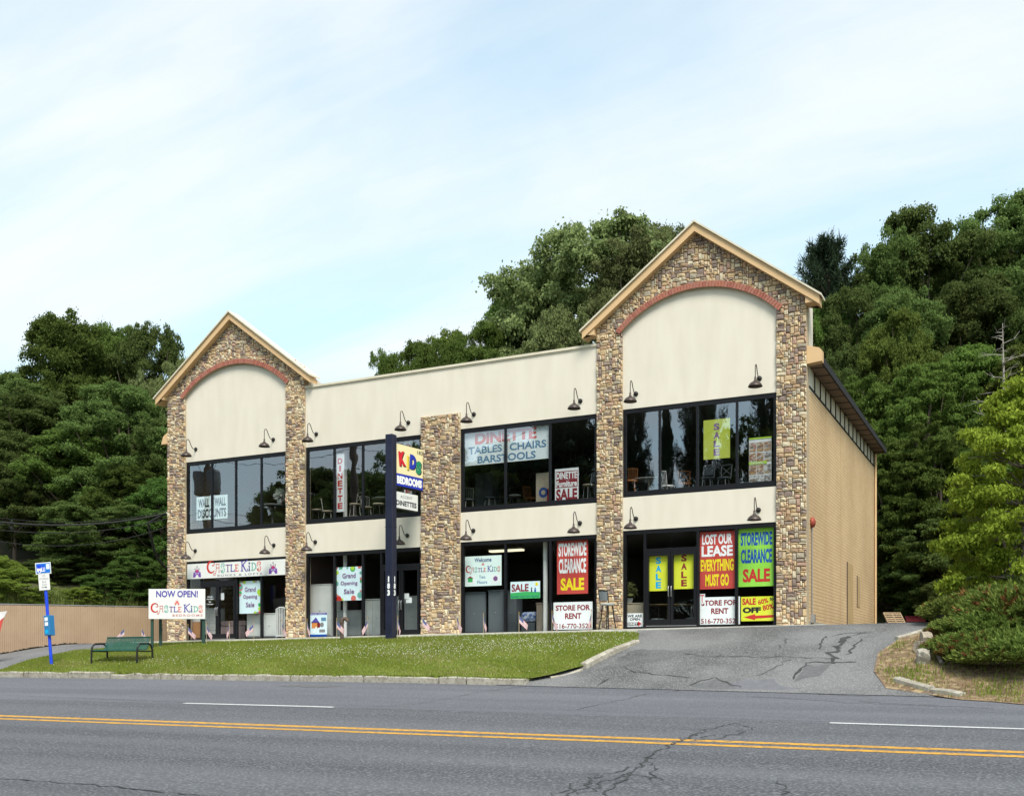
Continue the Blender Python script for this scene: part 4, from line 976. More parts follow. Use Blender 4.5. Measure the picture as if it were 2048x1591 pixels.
txt(o, 'BUNK BEDS', w_ * .5, h_ * .96, w_ * .8, h_ * .04, 'ink_white', 2, 0)
for i, (a, b, c, d, lab) in enumerate(((439, 448, 1185, 1199, 'small white notice on the left tower shop door'), (805, 818, 1186, 1197, 'upper white paper notice taped inside the middle shop door'), (812, 823.5, 1194, 1205, 'lower white paper notice taped inside the middle shop door'))):
    board('paper_notice', lab, 'notice', a, b, c, d, 'paper_white', .15 + .01 * i)
o, w_, h_ = board('paper_notice', 'white opening hours lettering on the left tower shop door', 'lettering', 413, 427, 1190, 1210, 'glass', .135, .004)
for i, t_ in enumerate(('Mon-Sat', '10am-8pm', 'Sun', '11am-6pm')): txt(o, t_, w_ * .5, h_ * (.87 - .25 * i), w_ * (.7, .95, .3, .95)[i], h_ * .17, 'ink_white', 1, .02)
o, w_, h_ = board('window_sign', 'pale Welcome Castle Kids Two Floors sign', 'sign', 929.5, 1003, 1111, 1171, 'paper_mint')
txt(o, 'Welcome', w_ * .5, h_ * .87, w_ * .46, h_ * .14, 'ink_navy', 1, .015); curl_name(o, w_ * .04, h_ * .47, w_ * .92, COLS); castle(o, w_ * .5, h_ * .68, w_ * .07, h_ * .12, 'ink_rose', 'ink_red', 'ink_rose')
txt(o, 'Two', w_ * .48, h_ * .30, w_ * .17, h_ * .11, 'ink_steel', 1, .01); txt(o, 'Floors', w_ * .48, h_ * .13, w_ * .27, h_ * .11, 'ink_steel', 1, .01)
flat(o, 'picture', [(rect(w_ * .04, w_ * .28, h_ * .07, h_ * .36), 'paper_white'), (rect(w_ * .72, w_ * .96, h_ * .07, h_ * .36), 'paper_white')])
flat(o, 'house_picture', [(rect(w_ * .09, w_ * .22, h_ * .14, h_ * .28), 'ink_green'), ([(w_ * .07, h_ * .27), (w_ * .155, h_ * .34), (w_ * .24, h_ * .27)], 'ink_maroon'), (disc(w_ * .84, h_ * .23, w_ * .06), 'ink_plum')], 2)
o, w_, h_ = board('window_sign', 'small SALE sign with blue sky and green meadow', 'sign', 1021, 1080, 1162, 1196, 'paper_blue')
flat(o, 'meadow', [([(0, 0), (w_, 0), (w_, h_ * .36), (w_ * .5, h_ * .40), (0, h_ * .34)], 'ink_green')]); txt(o, 'SALE', w_ * .33, h_ * .64, w_ * .58, h_ * .44, 'ink_maroon', 2, .02)
flat(o, 'sun_picture', [(disc(w_ * .89, h_ * .83, w_ * .05), 'ink_yellow')], 2); flat(o, 'figure_picture', [(disc(w_ * .72, h_ * .6, w_ * .022), 'ink_black'), (rect(w_ * .70, w_ * .74, h_ * .36, h_ * .54), 'ink_black'), (disc(w_ * .84, h_ * .58, w_ * .024), 'ink_steel'), (rect(w_ * .81, w_ * .87, h_ * .36, h_ * .52), 'ink_blue')], 2)
txt(o, 'Bunk Beds • Kids Furniture • Bedrooms', w_ * .5, h_ * .12, w_ * .92, h_ * .09, 'ink_navy', 2, 0)
o, w_, h_ = board('window_banner', 'red STOREWIDE CLEARANCE SALE banner with white letters', 'banner', 1114, 1176, 1078, 1187, 'banner_red')
for s_, zc, hh, ww, m in (('STOREWIDE', .815, .25, .90, 'ink_white'), ('CLEARANCE', .515, .27, .88, 'ink_white'), ('SALE', .18, .23, .76, 'ink_yellow')): txt(o, s_, w_ * .5, h_ * zc, w_ * ww, h_ * hh, m, 1, .03)
def rent(px0, px1, py0, py1, label):
    o, w_, h_ = board('window_sign', label, 'sign', px0, px1, py0, py1, 'paper_white')
    txt(o, 'STORE FOR', w_ * .5, h_ * .79, w_ * .88, h_ * .20, 'ink_maroon', 1, .025); txt(o, 'RENT', w_ * .51, h_ * .49, w_ * .42, h_ * .21, 'ink_maroon', 1, .025); txt(o, '516-770-3523', w_ * .51, h_ * .13, w_ * .92, h_ * .18, 'ink_maroon', 1, .012)
rent(1107, 1185, 1203, 1258, 'white STORE FOR RENT sign below the red storewide clearance banner'); rent(1398, 1480, 1193, 1248, 'white STORE FOR RENT sign below the red lost our lease banner')
for px0, px1, py0, py1, m, lab in ((1295, 1337.5, 1110, 1181, 'ink_cyan', 'yellow SALE banner with blue letters on the right shop door'), (1345.5, 1389, 1105, 1177, 'ink_maroon', 'yellow SALE banner with dark red letters on the right shop door')):
    o, w_, h_ = board('window_banner', lab, 'banner', px0, px1, py0, py1, 'banner_yellow'); vertical(o, 'SALE', w_, h_, m, .52, .26, .03, .05)
o, w_, h_ = board('window_banner', 'red LOST OUR LEASE EVERYTHING MUST GO banner', 'banner', 1399, 1470, 1062, 1177, 'banner_red')
for s_, zc, hh, ww, m in (('LOST OUR', .865, .18, .85, 'ink_white'), ('LEASE', .66, .19, .88, 'ink_white'), ('EVERYTHING', .415, .21, .93, 'ink_yellow'), ('MUST GO', .155, .21, .66, 'ink_yellow')): txt(o, s_, w_ * .5, h_ * zc, w_ * ww, h_ * hh, m, 1, .03)
o, w_, h_ = board('window_banner', 'lime green STOREWIDE CLEARANCE SALE banner with blue letters', 'banner', 1477, 1549, 1055, 1172, 'banner_lime')
for s_, zc, hh, ww, m in (('STOREWIDE', .815, .23, .88, 'ink_blue'), ('CLEARANCE', .52, .24, .86, 'ink_blue'), ('SALE', .19, .23, .76, 'ink_red')): txt(o, s_, w_ * .5, h_ * zc, w_ * ww, h_ * hh, m, 1, .03)
o, w_, h_ = board('window_sign', 'yellow SALE 60% to 80% OFF sign with red arrow', 'sign', 1482, 1550, 1192, 1241, 'banner_yellow')
txt(o, 'SALE', w_ * .24, h_ * .80, w_ * .40, h_ * .27, 'ink_red', 1, .03); txt(o, '60%', w_ * .65, h_ * .80, w_ * .30, h_ * .20, 'ink_red', 1, .02, rot=.22); txt(o, 'to', w_ * .90, h_ * .89, w_ * .11, h_ * .13, 'ink_black', 1, .03)
txt(o, 'OFF', w_ * .32, h_ * .45, w_ * .54, h_ * .24, 'ink_black', 1, .045); txt(o, '80%', w_ * .80, h_ * .56, w_ * .32, h_ * .22, 'ink_red', 1, .02, rot=.18)
flat(o, 'arrow', [([(w_ * .08, h_ * .16), (w_ * .42, h_ * .04), (w_ * .42, h_ * .10), (w_ * .96, h_ * .14), (w_ * .96, h_ * .24), (w_ * .42, h_ * .22), (w_ * .42, h_ * .29)], 'ink_red')])
o, w_, h_ = board('window_sign', 'small white WE ARE OPEN DINET sign with red arrow', 'sign', 1253, 1286, 1225.5, 1253, 'paper_white')
txt(o, 'WE ARE', w_ * .5, h_ * .80, w_ * .86, h_ * .20, 'ink_black', 1, .02); txt(o, 'OPEN', w_ * .52, h_ * .56, w_ * .62, h_ * .19, 'ink_black', 1, .02)
flat(o, 'arrow', [(rect(w_ * .07, w_ * .72, h_ * .12, h_ * .34), 'ink_black'), ([(w_ * .70, h_ * .04), (w_ * .92, h_ * .23), (w_ * .70, h_ * .42)], 'ink_red')]); txt(o, 'DINET', w_ * .38, h_ * .23, w_ * .58, h_ * .16, 'ink_white', 2, .025)
o, w_, h_ = board('paper_notice', 'small white permit with red frame above the right rent sign', 'notice', 1399, 1410, 1187, 1206, 'paper_white', .14)
flat(o, 'border', [(rect(w_ * .1, w_ * .9, h_ * .8, h_ * .9), 'ink_red'), (rect(w_ * .42, w_ * .58, h_ * .1, h_ * .8), 'ink_rose')])

# ---------------------------------------------------------------- pylon sign
pb = on_ground(782, 1277); dpost = (pb - CAM).dot(FWD)
ztop = at(782, 869, dpost).z; wpost = 16 / F_PX * dpost
pyl = empty('pylon_sign', (pb.x, pb.y, lawn_z(pb.x, pb.y)), 0, 'navy pylon post with hanging kids bedrooms and accent dinettes signs', 'sign')
zg = lawn_z(pb.x, pb.y); H_ = ztop - zg
hw = wpost * .52
bevel(MB().box(-hw, hw, -hw, hw, -.2, H_).build('post', 'post_navy', pyl), .012)
bevel(MB().box(-hw - .006, hw + .006, -hw - .006, hw + .006, H_ * .545, H_ * .55).build('joint_band', 'post_navy', pyl), .002)
f0 = empty('tmp0'); 
def face_letters(rz, off):
    for i, c in enumerate('183'):
        t_ = txt(pyl, c, 0, 0, .105 if c != '1' else .05, .19, 'ink_white', 1, .04, name='numeral'); z_ = at(782, (1159, 1172.5, 1186)[i] - 1, dpost).z - zg
        t_.location = Matrix.Rotation(rz, 4, 'Z') @ Vector((0, -off - .004, z_)); t_.rotation_euler = (0, 0, rz)
bpy.data.objects.remove(f0)
face_letters(0, hw); face_letters(R(90), hw)
srz = R(82)
def cab(name, py_t, py_b, length, start, th, m):
    z1, z0 = at(797, py_t, dpost).z - zg, at(797, py_b, dpost).z - zg
    o = MB().box(0, length, .004, th, 0, z1 - z0).build(name, m, pyl)
    rt = Vector((math.cos(srz), math.sin(srz), 0)); nb_ = Vector((-math.sin(srz), math.cos(srz), 0))
    o.location = rt * start + Vector((hw * .25, 0, z0)) + Vector((0, 0, 0)); o.rotation_euler = (0, 0, srz)
    return o, length, z1 - z0
cl_ = 1.42
o, w_, h_ = cab('sign_cabinet', 883, 969, cl_, hw + .04, .30, 'iron_black')
flat(o, 'sign_face', [(rect(.015, w_ - .015, h_ * .30, h_ - .015), 'kids_cream'), (rect(.015, w_ - .015, .015, h_ * .30), 'kids_blue')], 1)
for c, cx_, cz_, ww, hh, m, rt_ in (('K', .23, .66, .24, .34, 'kids_red', .12), ('I', .43, .60, .07, .34, 'kids_gold', 0), ('D', .62, .64, .23, .35, 'kids_blue', -.05), ('S', .83, .54, .20, .32, 'kids_green', -.1)):
    txt(o, c, w_ * (cx_ + .025), h_ * (cz_ - .02), w_ * ww, h_ * hh, 'ink_black', 2, .06, rot=rt_); txt(o, c, w_ * cx_, h_ * cz_, w_ * ww, h_ * hh, m, 3, .06, rot=rt_)
txt(o, 'BEDROOMS', w_ * .5, h_ * .155, w_ * .90, h_ * .19, 'ink_white', 2, .05); txt(o, '183', w_ * .88, h_ * .90, w_ * .2, h_ * .09, 'ink_black', 2, .01)
o, w_, h_ = cab('panel_sign', 979, 1014, cl_ * .86, hw - .02, .12, 'iron_black')
flat(o, 'sign_face', [(rect(.02, w_ - .02, .02, h_ - .02), 'white_paint')], 1); txt(o, 'ACCENT', w_ * .5, h_ * .72, w_ * .5, h_ * .16, 'ink_grey', 2, .01, 1.1); txt(o, 'DINETTES', w_ * .5, h_ * .34, w_ * .85, h_ * .30, 'ink_black', 2, .025)
for k in (.3, .75):
    c = Vector((math.cos(srz), math.sin(srz), 0)) * (cl_ * k + hw)
    z0 = at(797, 980, dpost).z - zg; MB().box(c.x - .02, c.x + .02, c.y - .02, c.y + .02, z0 - .05, z0 + .2).build('hanger', 'iron_black', pyl)

# ---------------------------------------------------------------- NOW OPEN board on four legs
pr = on_ground(406, 1288, lawn_z); dn = (pr - CAM).dot(FWD); pl_ = at(301, 1288, dn)
nrz = math.atan2(pr.y - pl_.y, pr.x - pl_.x)
org = Vector((pl_.x, pl_.y, 0)); no = empty('yard_sign', (pl_.x, pl_.y, lawn_z(pl_.x, pl_.y)), nrz, 'white NOW OPEN Castle Kids Bedrooms board on green legs in lawn', 'sign')
sc_ = dn / F_PX; zl = lawn_z(pl_.x, pl_.y); W_ = 113 * sc_; zt, z0 = at(350, 1177, dn).z - zl, at(350, 1237, dn).z - zl
bd = bevel(MB().box(0, W_, .004, .05, 0, zt - z0).build('board', 'white_paint', no), .004); bd.location = (-4 * sc_, 0, z0); H2 = zt - z0
txt(bd, 'NOW OPEN!', W_ * .505, H2 * .835, W_ * .74, H2 * .22, 'ink_violet', 1, .02); curl_name(bd, W_ * .05, H2 * .235, W_ * .905, COLS); castle(bd, W_ * .505, H2 * .47, W_ * .085, H2 * .2, 'ink_rose', 'ink_red', 'ink_rose')
txt(bd, 'BEDROOMS', W_ * .69, H2 * .125, W_ * .53, H2 * .07, 'ink_pink', 1, .01, 1.3)
for (lx, ly) in ((.03, .09), (.17, .55), (W_ - .14, .09), (W_ - .30, .55)):
    p_ = Matrix.Rotation(nrz, 4, 'Z') @ Vector((lx, ly, 0)); gzv = lawn_z(pl_.x + p_.x, pl_.y + p_.y) - zl
    bevel(MB().box(lx - .045, lx + .045, ly - .035, ly + .035, gzv - .2, (zt - .1) if ly < .2 else z0 + .3).build('leg', 'leg_green', no), .006)

# ---------------------------------------------------------------- bench
b0_ = on_ground(184, 1326, lawn_z); b1_ = on_ground(275, 1326, lawn_z)
brz = math.atan2(b1_.y - b0_.y, b1_.x - b0_.x); BL = math.hypot(b1_.x - b0_.x, b1_.y - b0_.y)
brz = min(brz, R(6)); 
bench = empty('park_bench', (b0_.x, b0_.y, min(lawn_z(b0_.x, b0_.y), lawn_z(b1_.x, b1_.y)) + .01), brz, 'green perforated metal bench with black tube arms on the lawn', 'bench')
prof = [(.02, .40), (.0, .43), (.03, .455), (.14, .46), (.28, .445), (.40, .44), (.47, .47), (.51, .55), (.55, .68), (.60, .84), (.615, .87), (.60, .885)]
def mesh_sheet(p0, p1):
    mb = MB(); pr_ = prof[p0:p1]
    ns = int((BL - .1) / .034)
    for i in range(ns + 1):
        x = .05 + (BL - .1) * i / ns
        for j in range(len(pr_) - 1):
            (ya, za_), (yb, zb2) = pr_[j], pr_[j + 1]; hwd = .011
            mb.add([(x - hwd, ya, za_), (x + hwd, ya, za_), (x + hwd, yb, zb2), (x - hwd, yb, zb2)], [(0, 1, 2, 3)])
    tot = 0
    for j in range(len(pr_) - 1):
        (ya, za_), (yb, zb2) = pr_[j], pr_[j + 1]; l = math.hypot(yb - ya, zb2 - za_); k = max(1, int(l / .034))
        for q in range(k):
            s = q / k; y_, z_ = ya + (yb - ya) * s, za_ + (zb2 - za_) * s; dy_, dz_ = (yb - ya) / l * .011, (zb2 - za_) / l * .011
            mb.add([(.05, y_ - dy_, z_ - dz_ + .002), (BL - .05, y_ - dy_, z_ - dz_ + .002), (BL - .05, y_ + dy_, z_ + dz_ + .002), (.05, y_ + dy_, z_ + dz_ + .002)], [(0, 1, 2, 3)])
    return mb
mesh_sheet(0, 7).build('seat', 'bench_green', bench); mesh_sheet(6, 12).build('backrest', 'bench_green', bench)
MB().tube([(.05, .01, .425), (BL - .05, .01, .425)], .025, 8).build('seat_rail', 'bench_green', bench); MB().tube([(.05, .605, .875), (BL - .05, .605, .875)], .02, 8).build('back_rail', 'bench_green', bench)
for k in (.33, .66): MB().tube([(BL * k, .05, .43), (BL * k, .42, .42), (BL * k, .5, .52), (BL * k, .61, .86)], .014, 6).build('rib', 'bench_green', bench)
for xx in (.0, BL):
    MB().tube([(xx, -.02, -.12), (xx, -.02, .40), (xx, .0, .52), (xx, .05, .60), (xx, .13, .64), (xx, .42, .655), (xx, .52, .64), (xx, .60, .57), (xx, .64, .46), (xx, .66, -.02)], .032, 10).build('arm', 'bench_black', bench)
    MB().tube([(xx, -.02, .40), (xx, .62, .40)], .022, 8).build('crossbar', 'bench_black', bench)

# ---------------------------------------------------------------- bus stop pole
bb = on_ground(103, 1328, lawn_z); db = (bb - CAM).dot(FWD); tp = at(87.5, 1126, db); sp_ = db / F_PX
bus = empty('bus_stop_sign', (bb.x, bb.y, bb.z), YAW, 'leaning blue bus stop pole with two signs and timetable box', 'sign')
tl = Vector(((87.5 - 103) * sp_, 0, (1328 - 1126) * sp_))
def onpole(py): return tl * ((1328 - py) / (1328 - 1126))
tilt = math.atan2(tl.x, tl.z)
MB().tube([(-tl.x * .1, 0, -tl.z * .1), tl], .055, 8).build('pole', 'pole_blue', bus)
def plate(name, py_c, w, h, m, dx_, dy_, th=.006, rx=0):
    o = MB().box(-w / 2, w / 2, 0, th, -h / 2, h / 2).build(name, m, bus); bevel(o, .0)if 0 else None
    p_ = onpole(py_c); o.location = (p_.x + dx_, dy_, p_.z); o.rotation_euler = (0, tilt + rx, 0); return o
w1, h1 = 31 * sp_, 23 * sp_
o = plate('bus_plate', 1136, w1, h1, 'white_paint', .0, -.075)
flat(o, 'bus_picture', [(rect(-w1 * .45, w1 * .45, -h1 * .42, h1 * .42), 'sign_blue')], 1)
flat(o, 'bus_outline', [(rect(-w1 * .40, w1 * .12, -h1 * .28, h1 * .08), 'ink_white'), (disc(-w1 * .24, -h1 * .28, h1 * .13), 'ink_white'), (rect(w1 * .20, w1 * .42, -h1 * .1, h1 * .34), 'paper_blue')], 2)
flat(o, 'bus_window', [(rect(-w1 * .38, -w1 * .12, h1 * .0, h1 * .3), 'pole_blue'), (rect(-w1 * .08, -w1 * .01, -h1 * .2, h1 * .3), 'pole_blue'), (rect(w1 * .03, w1 * .09, -h1 * .2, h1 * .3), 'pole_blue'), (disc(-w1 * .24, -h1 * .28, h1 * .07), 'pole_blue')], 3)
w2, h2_ = 22 * sp_, 33 * sp_
o = plate('no_stopping_plate', 1163, w2, h2_, 'white_paint', .0, -.075)
for i, (s_, ww) in enumerate((('NO', .3), ('STOPPING', .8), ('BUS', .36), ('STOP', .46))): txt(o, s_, 0, h2_ * (.36 - .185 * i), w2 * ww, h2_ * .12, 'ink_grey', 1, .0)
flat(o, 'arrow', [(rect(-w2 * .28, w2 * .1, -h2_ * .355, -h2_ * .325), 'ink_black'), ([(w2 * .08, -h2_ * .39), (w2 * .26, -h2_ * .34), (w2 * .08, -h2_ * .29)], 'ink_black')])
wb, hb = 14 * sp_, 40 * sp_
o = MB().box(-wb * .45, wb * .55, -.12, .12, -hb / 2, hb / 2).build('timetable_box', 'box_blue', bus); p_ = onpole(1250); o.location = (p_.x + .02, -.0, p_.z); o.rotation_euler = (0, tilt, R(-22))
bevel(o, .008)
a_ = flat(o, 'label', [(rect(-wb * .25, wb * .35, hb * .22, hb * .40), 'paper_white'), (rect(-wb * .25, wb * .35, -.02 * hb, hb * .16), 'paper_white'), (rect(-wb * .25, wb * .35, -hb * .40, -hb * .22), 'ink_cyan')]); a_.location = (0, -.122, 0)
a_ = flat(o, 'timetable', [(rect(-.09, .09, -hb * .3, hb * .25), 'paper_white')]); a_.location = (-wb * .45 - .002, 0, 0); a_.rotation_euler = (0, 0, R(-90))

# ---------------------------------------------------------------- flags on the lawn
def flag_meshes(k):
    r = random.Random(k); droop = R(44 + 17 * k); L_, Hh = .33, .22
    mb = MB(); nu = 6
    def P_(u, v):
        x = L_ * u * math.cos(droop); z = -L_ * u * math.sin(droop) + Hh * v * (1 - .25 * u)
        return (x + .03 * v * u, .035 * math.sin(u * 7 + k) * u, z)
    for s in range(13):
        for u in range(nu):
            u0, u1 = u / nu, (u + 1) / nu; v0, v1 = s / 13, (s + 1) / 13
            mi = 2 if (u < 2.4 and s >= 6) else (0 if s % 2 == 0 else 1)
            mb.add([P_(u0, v0), P_(u1, v0), P_(u1, v1), P_(u0, v1)], [(0, 1, 2, 3)], mi)
    return mb.mesh('cloth', ['flag_red', 'flag_white', 'flag_blue'])
FM = [flag_meshes(k) for k in range(3)]
SM = MB().tube([(0, 0, -.12), (0, 0, .74)], .008, 6).mesh('stick', 'stick'); FN = MB().lathe([(0, .735), (.014, .745), (.012, .765), (0, .79)], 8).mesh('finial', 'stripe_yellow')
FL = [(249, 1293, 'behind the left end of the bench'), (283, 1293, 'behind the right end of the bench'), (325, 1290, 'right of the bench before the tan fence'), (376, 1291, 'beneath the NOW OPEN board'), (413, 1289, 'just right of the NOW OPEN board'),
      (459, 1287, 'before the left shop doors'), (507, 1286, 'below the left Grand Opening poster'), (565, 1284, 'before the white crib'), (614, 1283, 'before the left tower right pillar'), (673, 1282, 'left of the vent pipe'),
      (736, 1280, 'between the vent pipe and the pylon post'), (795, 1279, 'just right of the pylon post'), (845, 1278, 'at the left edge of the wide middle pillar'), (913, 1276, 'at the right edge of the wide middle pillar'),
      (967, 1275, 'below the Welcome sign'), (1038, 1274, 'below the small meadow SALE sign'), (1104, 1273, 'at the left edge of the rent sign'), (1183, 1271, 'beside the outdoor bar stool')]
for i, (px, py, lab) in enumerate(FL):
    p_ = on_ground(px, py, lawn_z)
    rr_ = random.Random(i)
    t_ = empty('small_flag', (p_.x, p_.y, p_.z), rr_.choice([.15, .5, -.25, .8, 3.5, 2.9, 3.8]), 'small striped flag on a stick, ' + lab, 'flag', 'small flags along the lawn edge'); t_.rotation_euler[0] = rr_.uniform(-.06, .06)
    c_ = link('cloth', FM[i % 3], t_, (0.006, 0, .45)); link('stick', SM, t_); link('finial', FN, t_)

# ---------------------------------------------------------------- vent pipe, alarm bell, fence, cables
p_ = on_ground(684, 1279, lawn_z); dv = (p_ - CAM).dot(FWD) / F_PX; hv = 42 * dv
vp = empty('vent_pipe', p_, YAW, 'brown vent pipe with bent top standing on the lawn', 'pipe')
MB().tube([(0, 0, -.1), (0, 0, hv - .12)], .06, 10).build('pipe', 'rust_brown', vp)
MB().tube([(0, 0, hv - .14), (0, 0, hv - .05), (.04, 0, hv), (.10, 0, hv + .02), (.16, 0, hv - .01), (.19, 0, hv - .08)], [.075, .075, .072, .07, .066, .066], 10).build('elbow', 'rust_brown', vp)
by = .62
bell = empty('alarm_bell', (0, by, on_x(1619, 1040, .05).z), 0, 'red alarm bell with conduit on the tan side wall', 'bell')
MB().lathe([(.0, .0), (.14, .0), (.16, .04), (.13, .1), (.05, .13), (0, .13)], 18, mtx=Matrix.Rotation(R(90), 4, 'Y')).build('gong', 'bell_red', bell)
MB().tube([(.03, .0, -.1), (.03, .0, -2.75)], .018, 6).build('conduit', 'steel', bell)
MB().box(-.0, .12, -.08, .08, -2.95, -2.7).build('junction_box', 'steel', bell); MB().tube([(.05, .0, -2.95), (.05, 0, -3.55)], .03, 8).build('standpipe', 'wood_tan', bell)
# fence: chain link with tan slats
fa, fb, fc = Vector((-33.2, -6.6)), Vector((-29.7, -3.66)), Vector((-27.6, 2.95))
FPTS = [Vector((-35.5, -14.5)) * 0 + Vector((-31.9, -10.3)), fb, fc, Vector((-25.6, 9.2))]
fence = empty('privacy_fence', (fb.x, fb.y, 0), 0, 'long tan slatted chain link fence beside the left parking lot', 'fence')
sl_ = MB(); rf = random.Random(2); wires = MB()
for i in range(len(FPTS) - 1):
    a, b = FPTS[i], FPTS[i + 1]; l = (b - a).length; n = int(l / .075); ux = (b - a) / l; nr_ = Vector((ux.y, -ux.x))
    for k in range(n):
        q = a + ux * (l * (k + .5) / n); zg_ = up_z(q.x, max(-6.8, q.y)); h = 3.755 + (q.y + 3.66) * .0204 - zg_ + rf.uniform(-.012, .012); hw_ = .034; of = rf.uniform(-.004, .004)
        c = [(q - ux * hw_ + nr_ * of), (q + ux * hw_ + nr_ * of)]
        zlo = zg_ + .03 + rf.uniform(0, .05)
        v = [(c[0].x - fb.x, c[0].y - fb.y, zlo), (c[1].x - fb.x, c[1].y - fb.y, zlo), (c[1].x - fb.x, c[1].y - fb.y, zg_ + h), (c[0].x - fb.x, c[0].y - fb.y, zg_ + h)]
        w2_ = [(p[0] - nr_.x * .008, p[1] - nr_.y * .008, p[2]) for p in v]
        sl_.add(v + w2_, [(0, 1, 2, 3), (7, 6, 5, 4), (0, 3, 7, 4), (1, 5, 6, 2), (3, 2, 6, 7)])
    np_ = max(2, int(l / 2.6))
    for k in range(np_ + 1):
        q = a + ux * (l * k / np_) - nr_ * .06; zg_ = up_z(q.x, max(-6.8, q.y)); MB().tube([(q.x - fb.x, q.y - fb.y, zg_ - .2), (q.x - fb.x, q.y - fb.y, 3.80 + (q.y + 3.66) * .0204)], .03, 8).build('post', 'steel', fence)
    MB().tube([((a + ux * (l * k / 6)).x - fb.x, (a + ux * (l * k / 6)).y - fb.y, 3.77 + ((a + ux * (l * k / 6)).y + 3.66) * .0204) for k in range(7)], .02, 6).build('top_rail', 'steel', fence)
tag(sl_.build('slats', 'fence_tan', fence), kind='stuff')
# overhead service cable and its drop
A_ = Vector((-24.7, 1.2, 0)); A_.z = at(337, 1014, (A_ - CAM).dot(FWD)).z
B_ = at(-60, 1036, 36)
def sag(a, b, s, n=24): return [a + (b - a) * (i / n) + Vector((0, 0, -4 * s * (i / n) * (1 - i / n))) for i in range(n + 1)]
cb = empty('service_cable', A_, 0, 'black overhead service cables running left from the stone tower', 'cable')
for k, (dz, s, r) in enumerate(((0, .45, .035), (-.18, .5, .014), (-.4, .7, .012), (.12, .5, .010))):
    MB().tube([p - A_ for p in sag(A_ + Vector((0, 0, dz)), B_ + Vector((0, 0, dz * 1.5)), s)], r, 6).build('strand', 'cable', cb)
m_ = sag(A_, B_, .45)
MB().tube([p - A_ for p in m_[0:4]], .05, 6).build('splice', 'cable_silver', cb)
dp_ = m_[3]; dd = (dp_ - CAM).dot(FWD)
MB().tube([dp_ - A_] + [at(x, y, dd + .3 * i) - A_ for i, (x, y) in enumerate(((296, 1045), (303, 1075), (308, 1100), (316, 1118), (328, 1132), (340, 1142)))], .05, 7).build('drop_loop', 'cable', cb)
# pennant banner entering from the left edge
q = on_ground(4, 1300); dq = (q - CAM).dot(FWD) - 3
pn = empty('feather_banner', at(-30, 1318, dq), YAW, 'red and white cloth banner tip at the left edge of the lot', 'banner')
k_ = dq / F_PX; o_ = Vector((-30, 1318))
def bp(x, y): return ((x - o_.x) * k_, 0, (o_.y - y) * k_)
c_ = MB(); up_l = [(-26, 1222), (-12, 1222.5), (0, 1223), (13, 1221)]; mid_l = [(-26, 1240), (-12, 1240), (0, 1240), (7, 1233)]; lo_l = [(-26, 1290), (-12, 1284), (-2, 1272), (5, 1238)]
for i in range(3):
    for j, (a, b) in enumerate(((up_l, mid_l), (mid_l, lo_l))):
        c_.add([tuple(np.array(bp(*p)) + (0, .05 * ((i + jj) % 2), 0)) for p, jj in ((a[i], 0), (b[i], 0), (b[i + 1], 1), (a[i + 1], 1))], [(0, 1, 2, 3)], j)
c_.build('cloth', ['flag_white', 'banner_red'], pn); MB().tube([(0, .02, -.3), (0, .02, 95 * k_)], .02, 7).build('pole', 'steel', pn)

# ---------------------------------------------------------------- pallets, rubble, log
def pallet(px, py, d, label, m, rz, tiltx, n=6):
    p_ = at(px, py, d); z = drive_z(p_.x, p_.y)
    t_ = empty('pallet', (p_.x, p_.y, z + .02), rz, label, 'pallet', 'pallets leaning by the back of the driveway'); t_.rotation_euler[0] = tiltx; t_.scale = (.62, .62, .62)
    for i in range(n): bevel(MB().box(-.6, .6, 1.0 * i / (n - 1) - .05, 1.0 * i / (n - 1) + .05, .115, .135).build('deck_board', m, t_), .003)
    for xx in (-.57, 0, .57): MB().box(xx - .03, xx + .03, -.05, 1.05, .022, .114).build('stringer', m, t_)
    for i in range(3): MB().box(-.6, .6, .5 * i - .05, .5 * i + .05, 0, .02).build('base_board', m, t_)
pallet(1792, 1240, 43.0, 'pale wooden pallet propped upright behind the driveway', 'pallet_wood', R(28), R(40))
pallet(1832, 1237, 43.6, 'dark red pallet leaning beside the pale wooden one', 'pallet_red', R(12), R(22), 7)
pallet(1800, 1236, 44.6, 'weathered brown pallet lying flat behind the others', 'log_grey', R(30), R(1))
def rock(px, py, sx, sy, sz, label, m, seed, rz=0, rx=0):
    p_ = on_ground(px, py, bank_z); bm = bmesh.new(); bmesh.ops.create_cube(bm, size=1); r = random.Random(seed)
    bmesh.ops.subdivide_edges(bm, edges=bm.edges, cuts=2, use_grid_fill=True)
    for v in bm.verts:
        l = v.co.length; v.co = v.co * (.78 / max(.6, l)) if l > .75 else v.co
        v.co += Vector((r.uniform(-.07, .07), r.uniform(-.07, .07), r.uniform(-.07, .07)))
    me = bpy.data.meshes.new('concrete_chunk'); bm.to_mesh(me); bm.free(); me.materials.append(M[m])
    o = link('concrete_chunk', me, None, (p_.x, p_.y, p_.z + sz * .32)); o.scale = (sx, sy, sz); o.rotation_euler = (rx, .1, rz); tag(o, label, 'rubble', 'broken concrete by the junipers')
rock(1852, 1290, .24, .36, .34, 'upper squared concrete chunk beside the juniper', 'rock', 1, .3, .5); rock(1841, 1303, .18, .24, .30, 'middle broken concrete chunk in the pile by the juniper', 'rock', 2, .9)
rock(1846, 1324, .26, .28, .34, 'lowest pale concrete chunk at the foot of the rubble pile', 'concrete', 3, .2, .3); rock(1861, 1306, .16, .22, .18, 'small brown chunk wedged right in the rubble pile', 'rock', 4, 1.2)
p0, p1 = on_ground(1863, 1300, bank_z), on_ground(1884, 1330, bank_z)
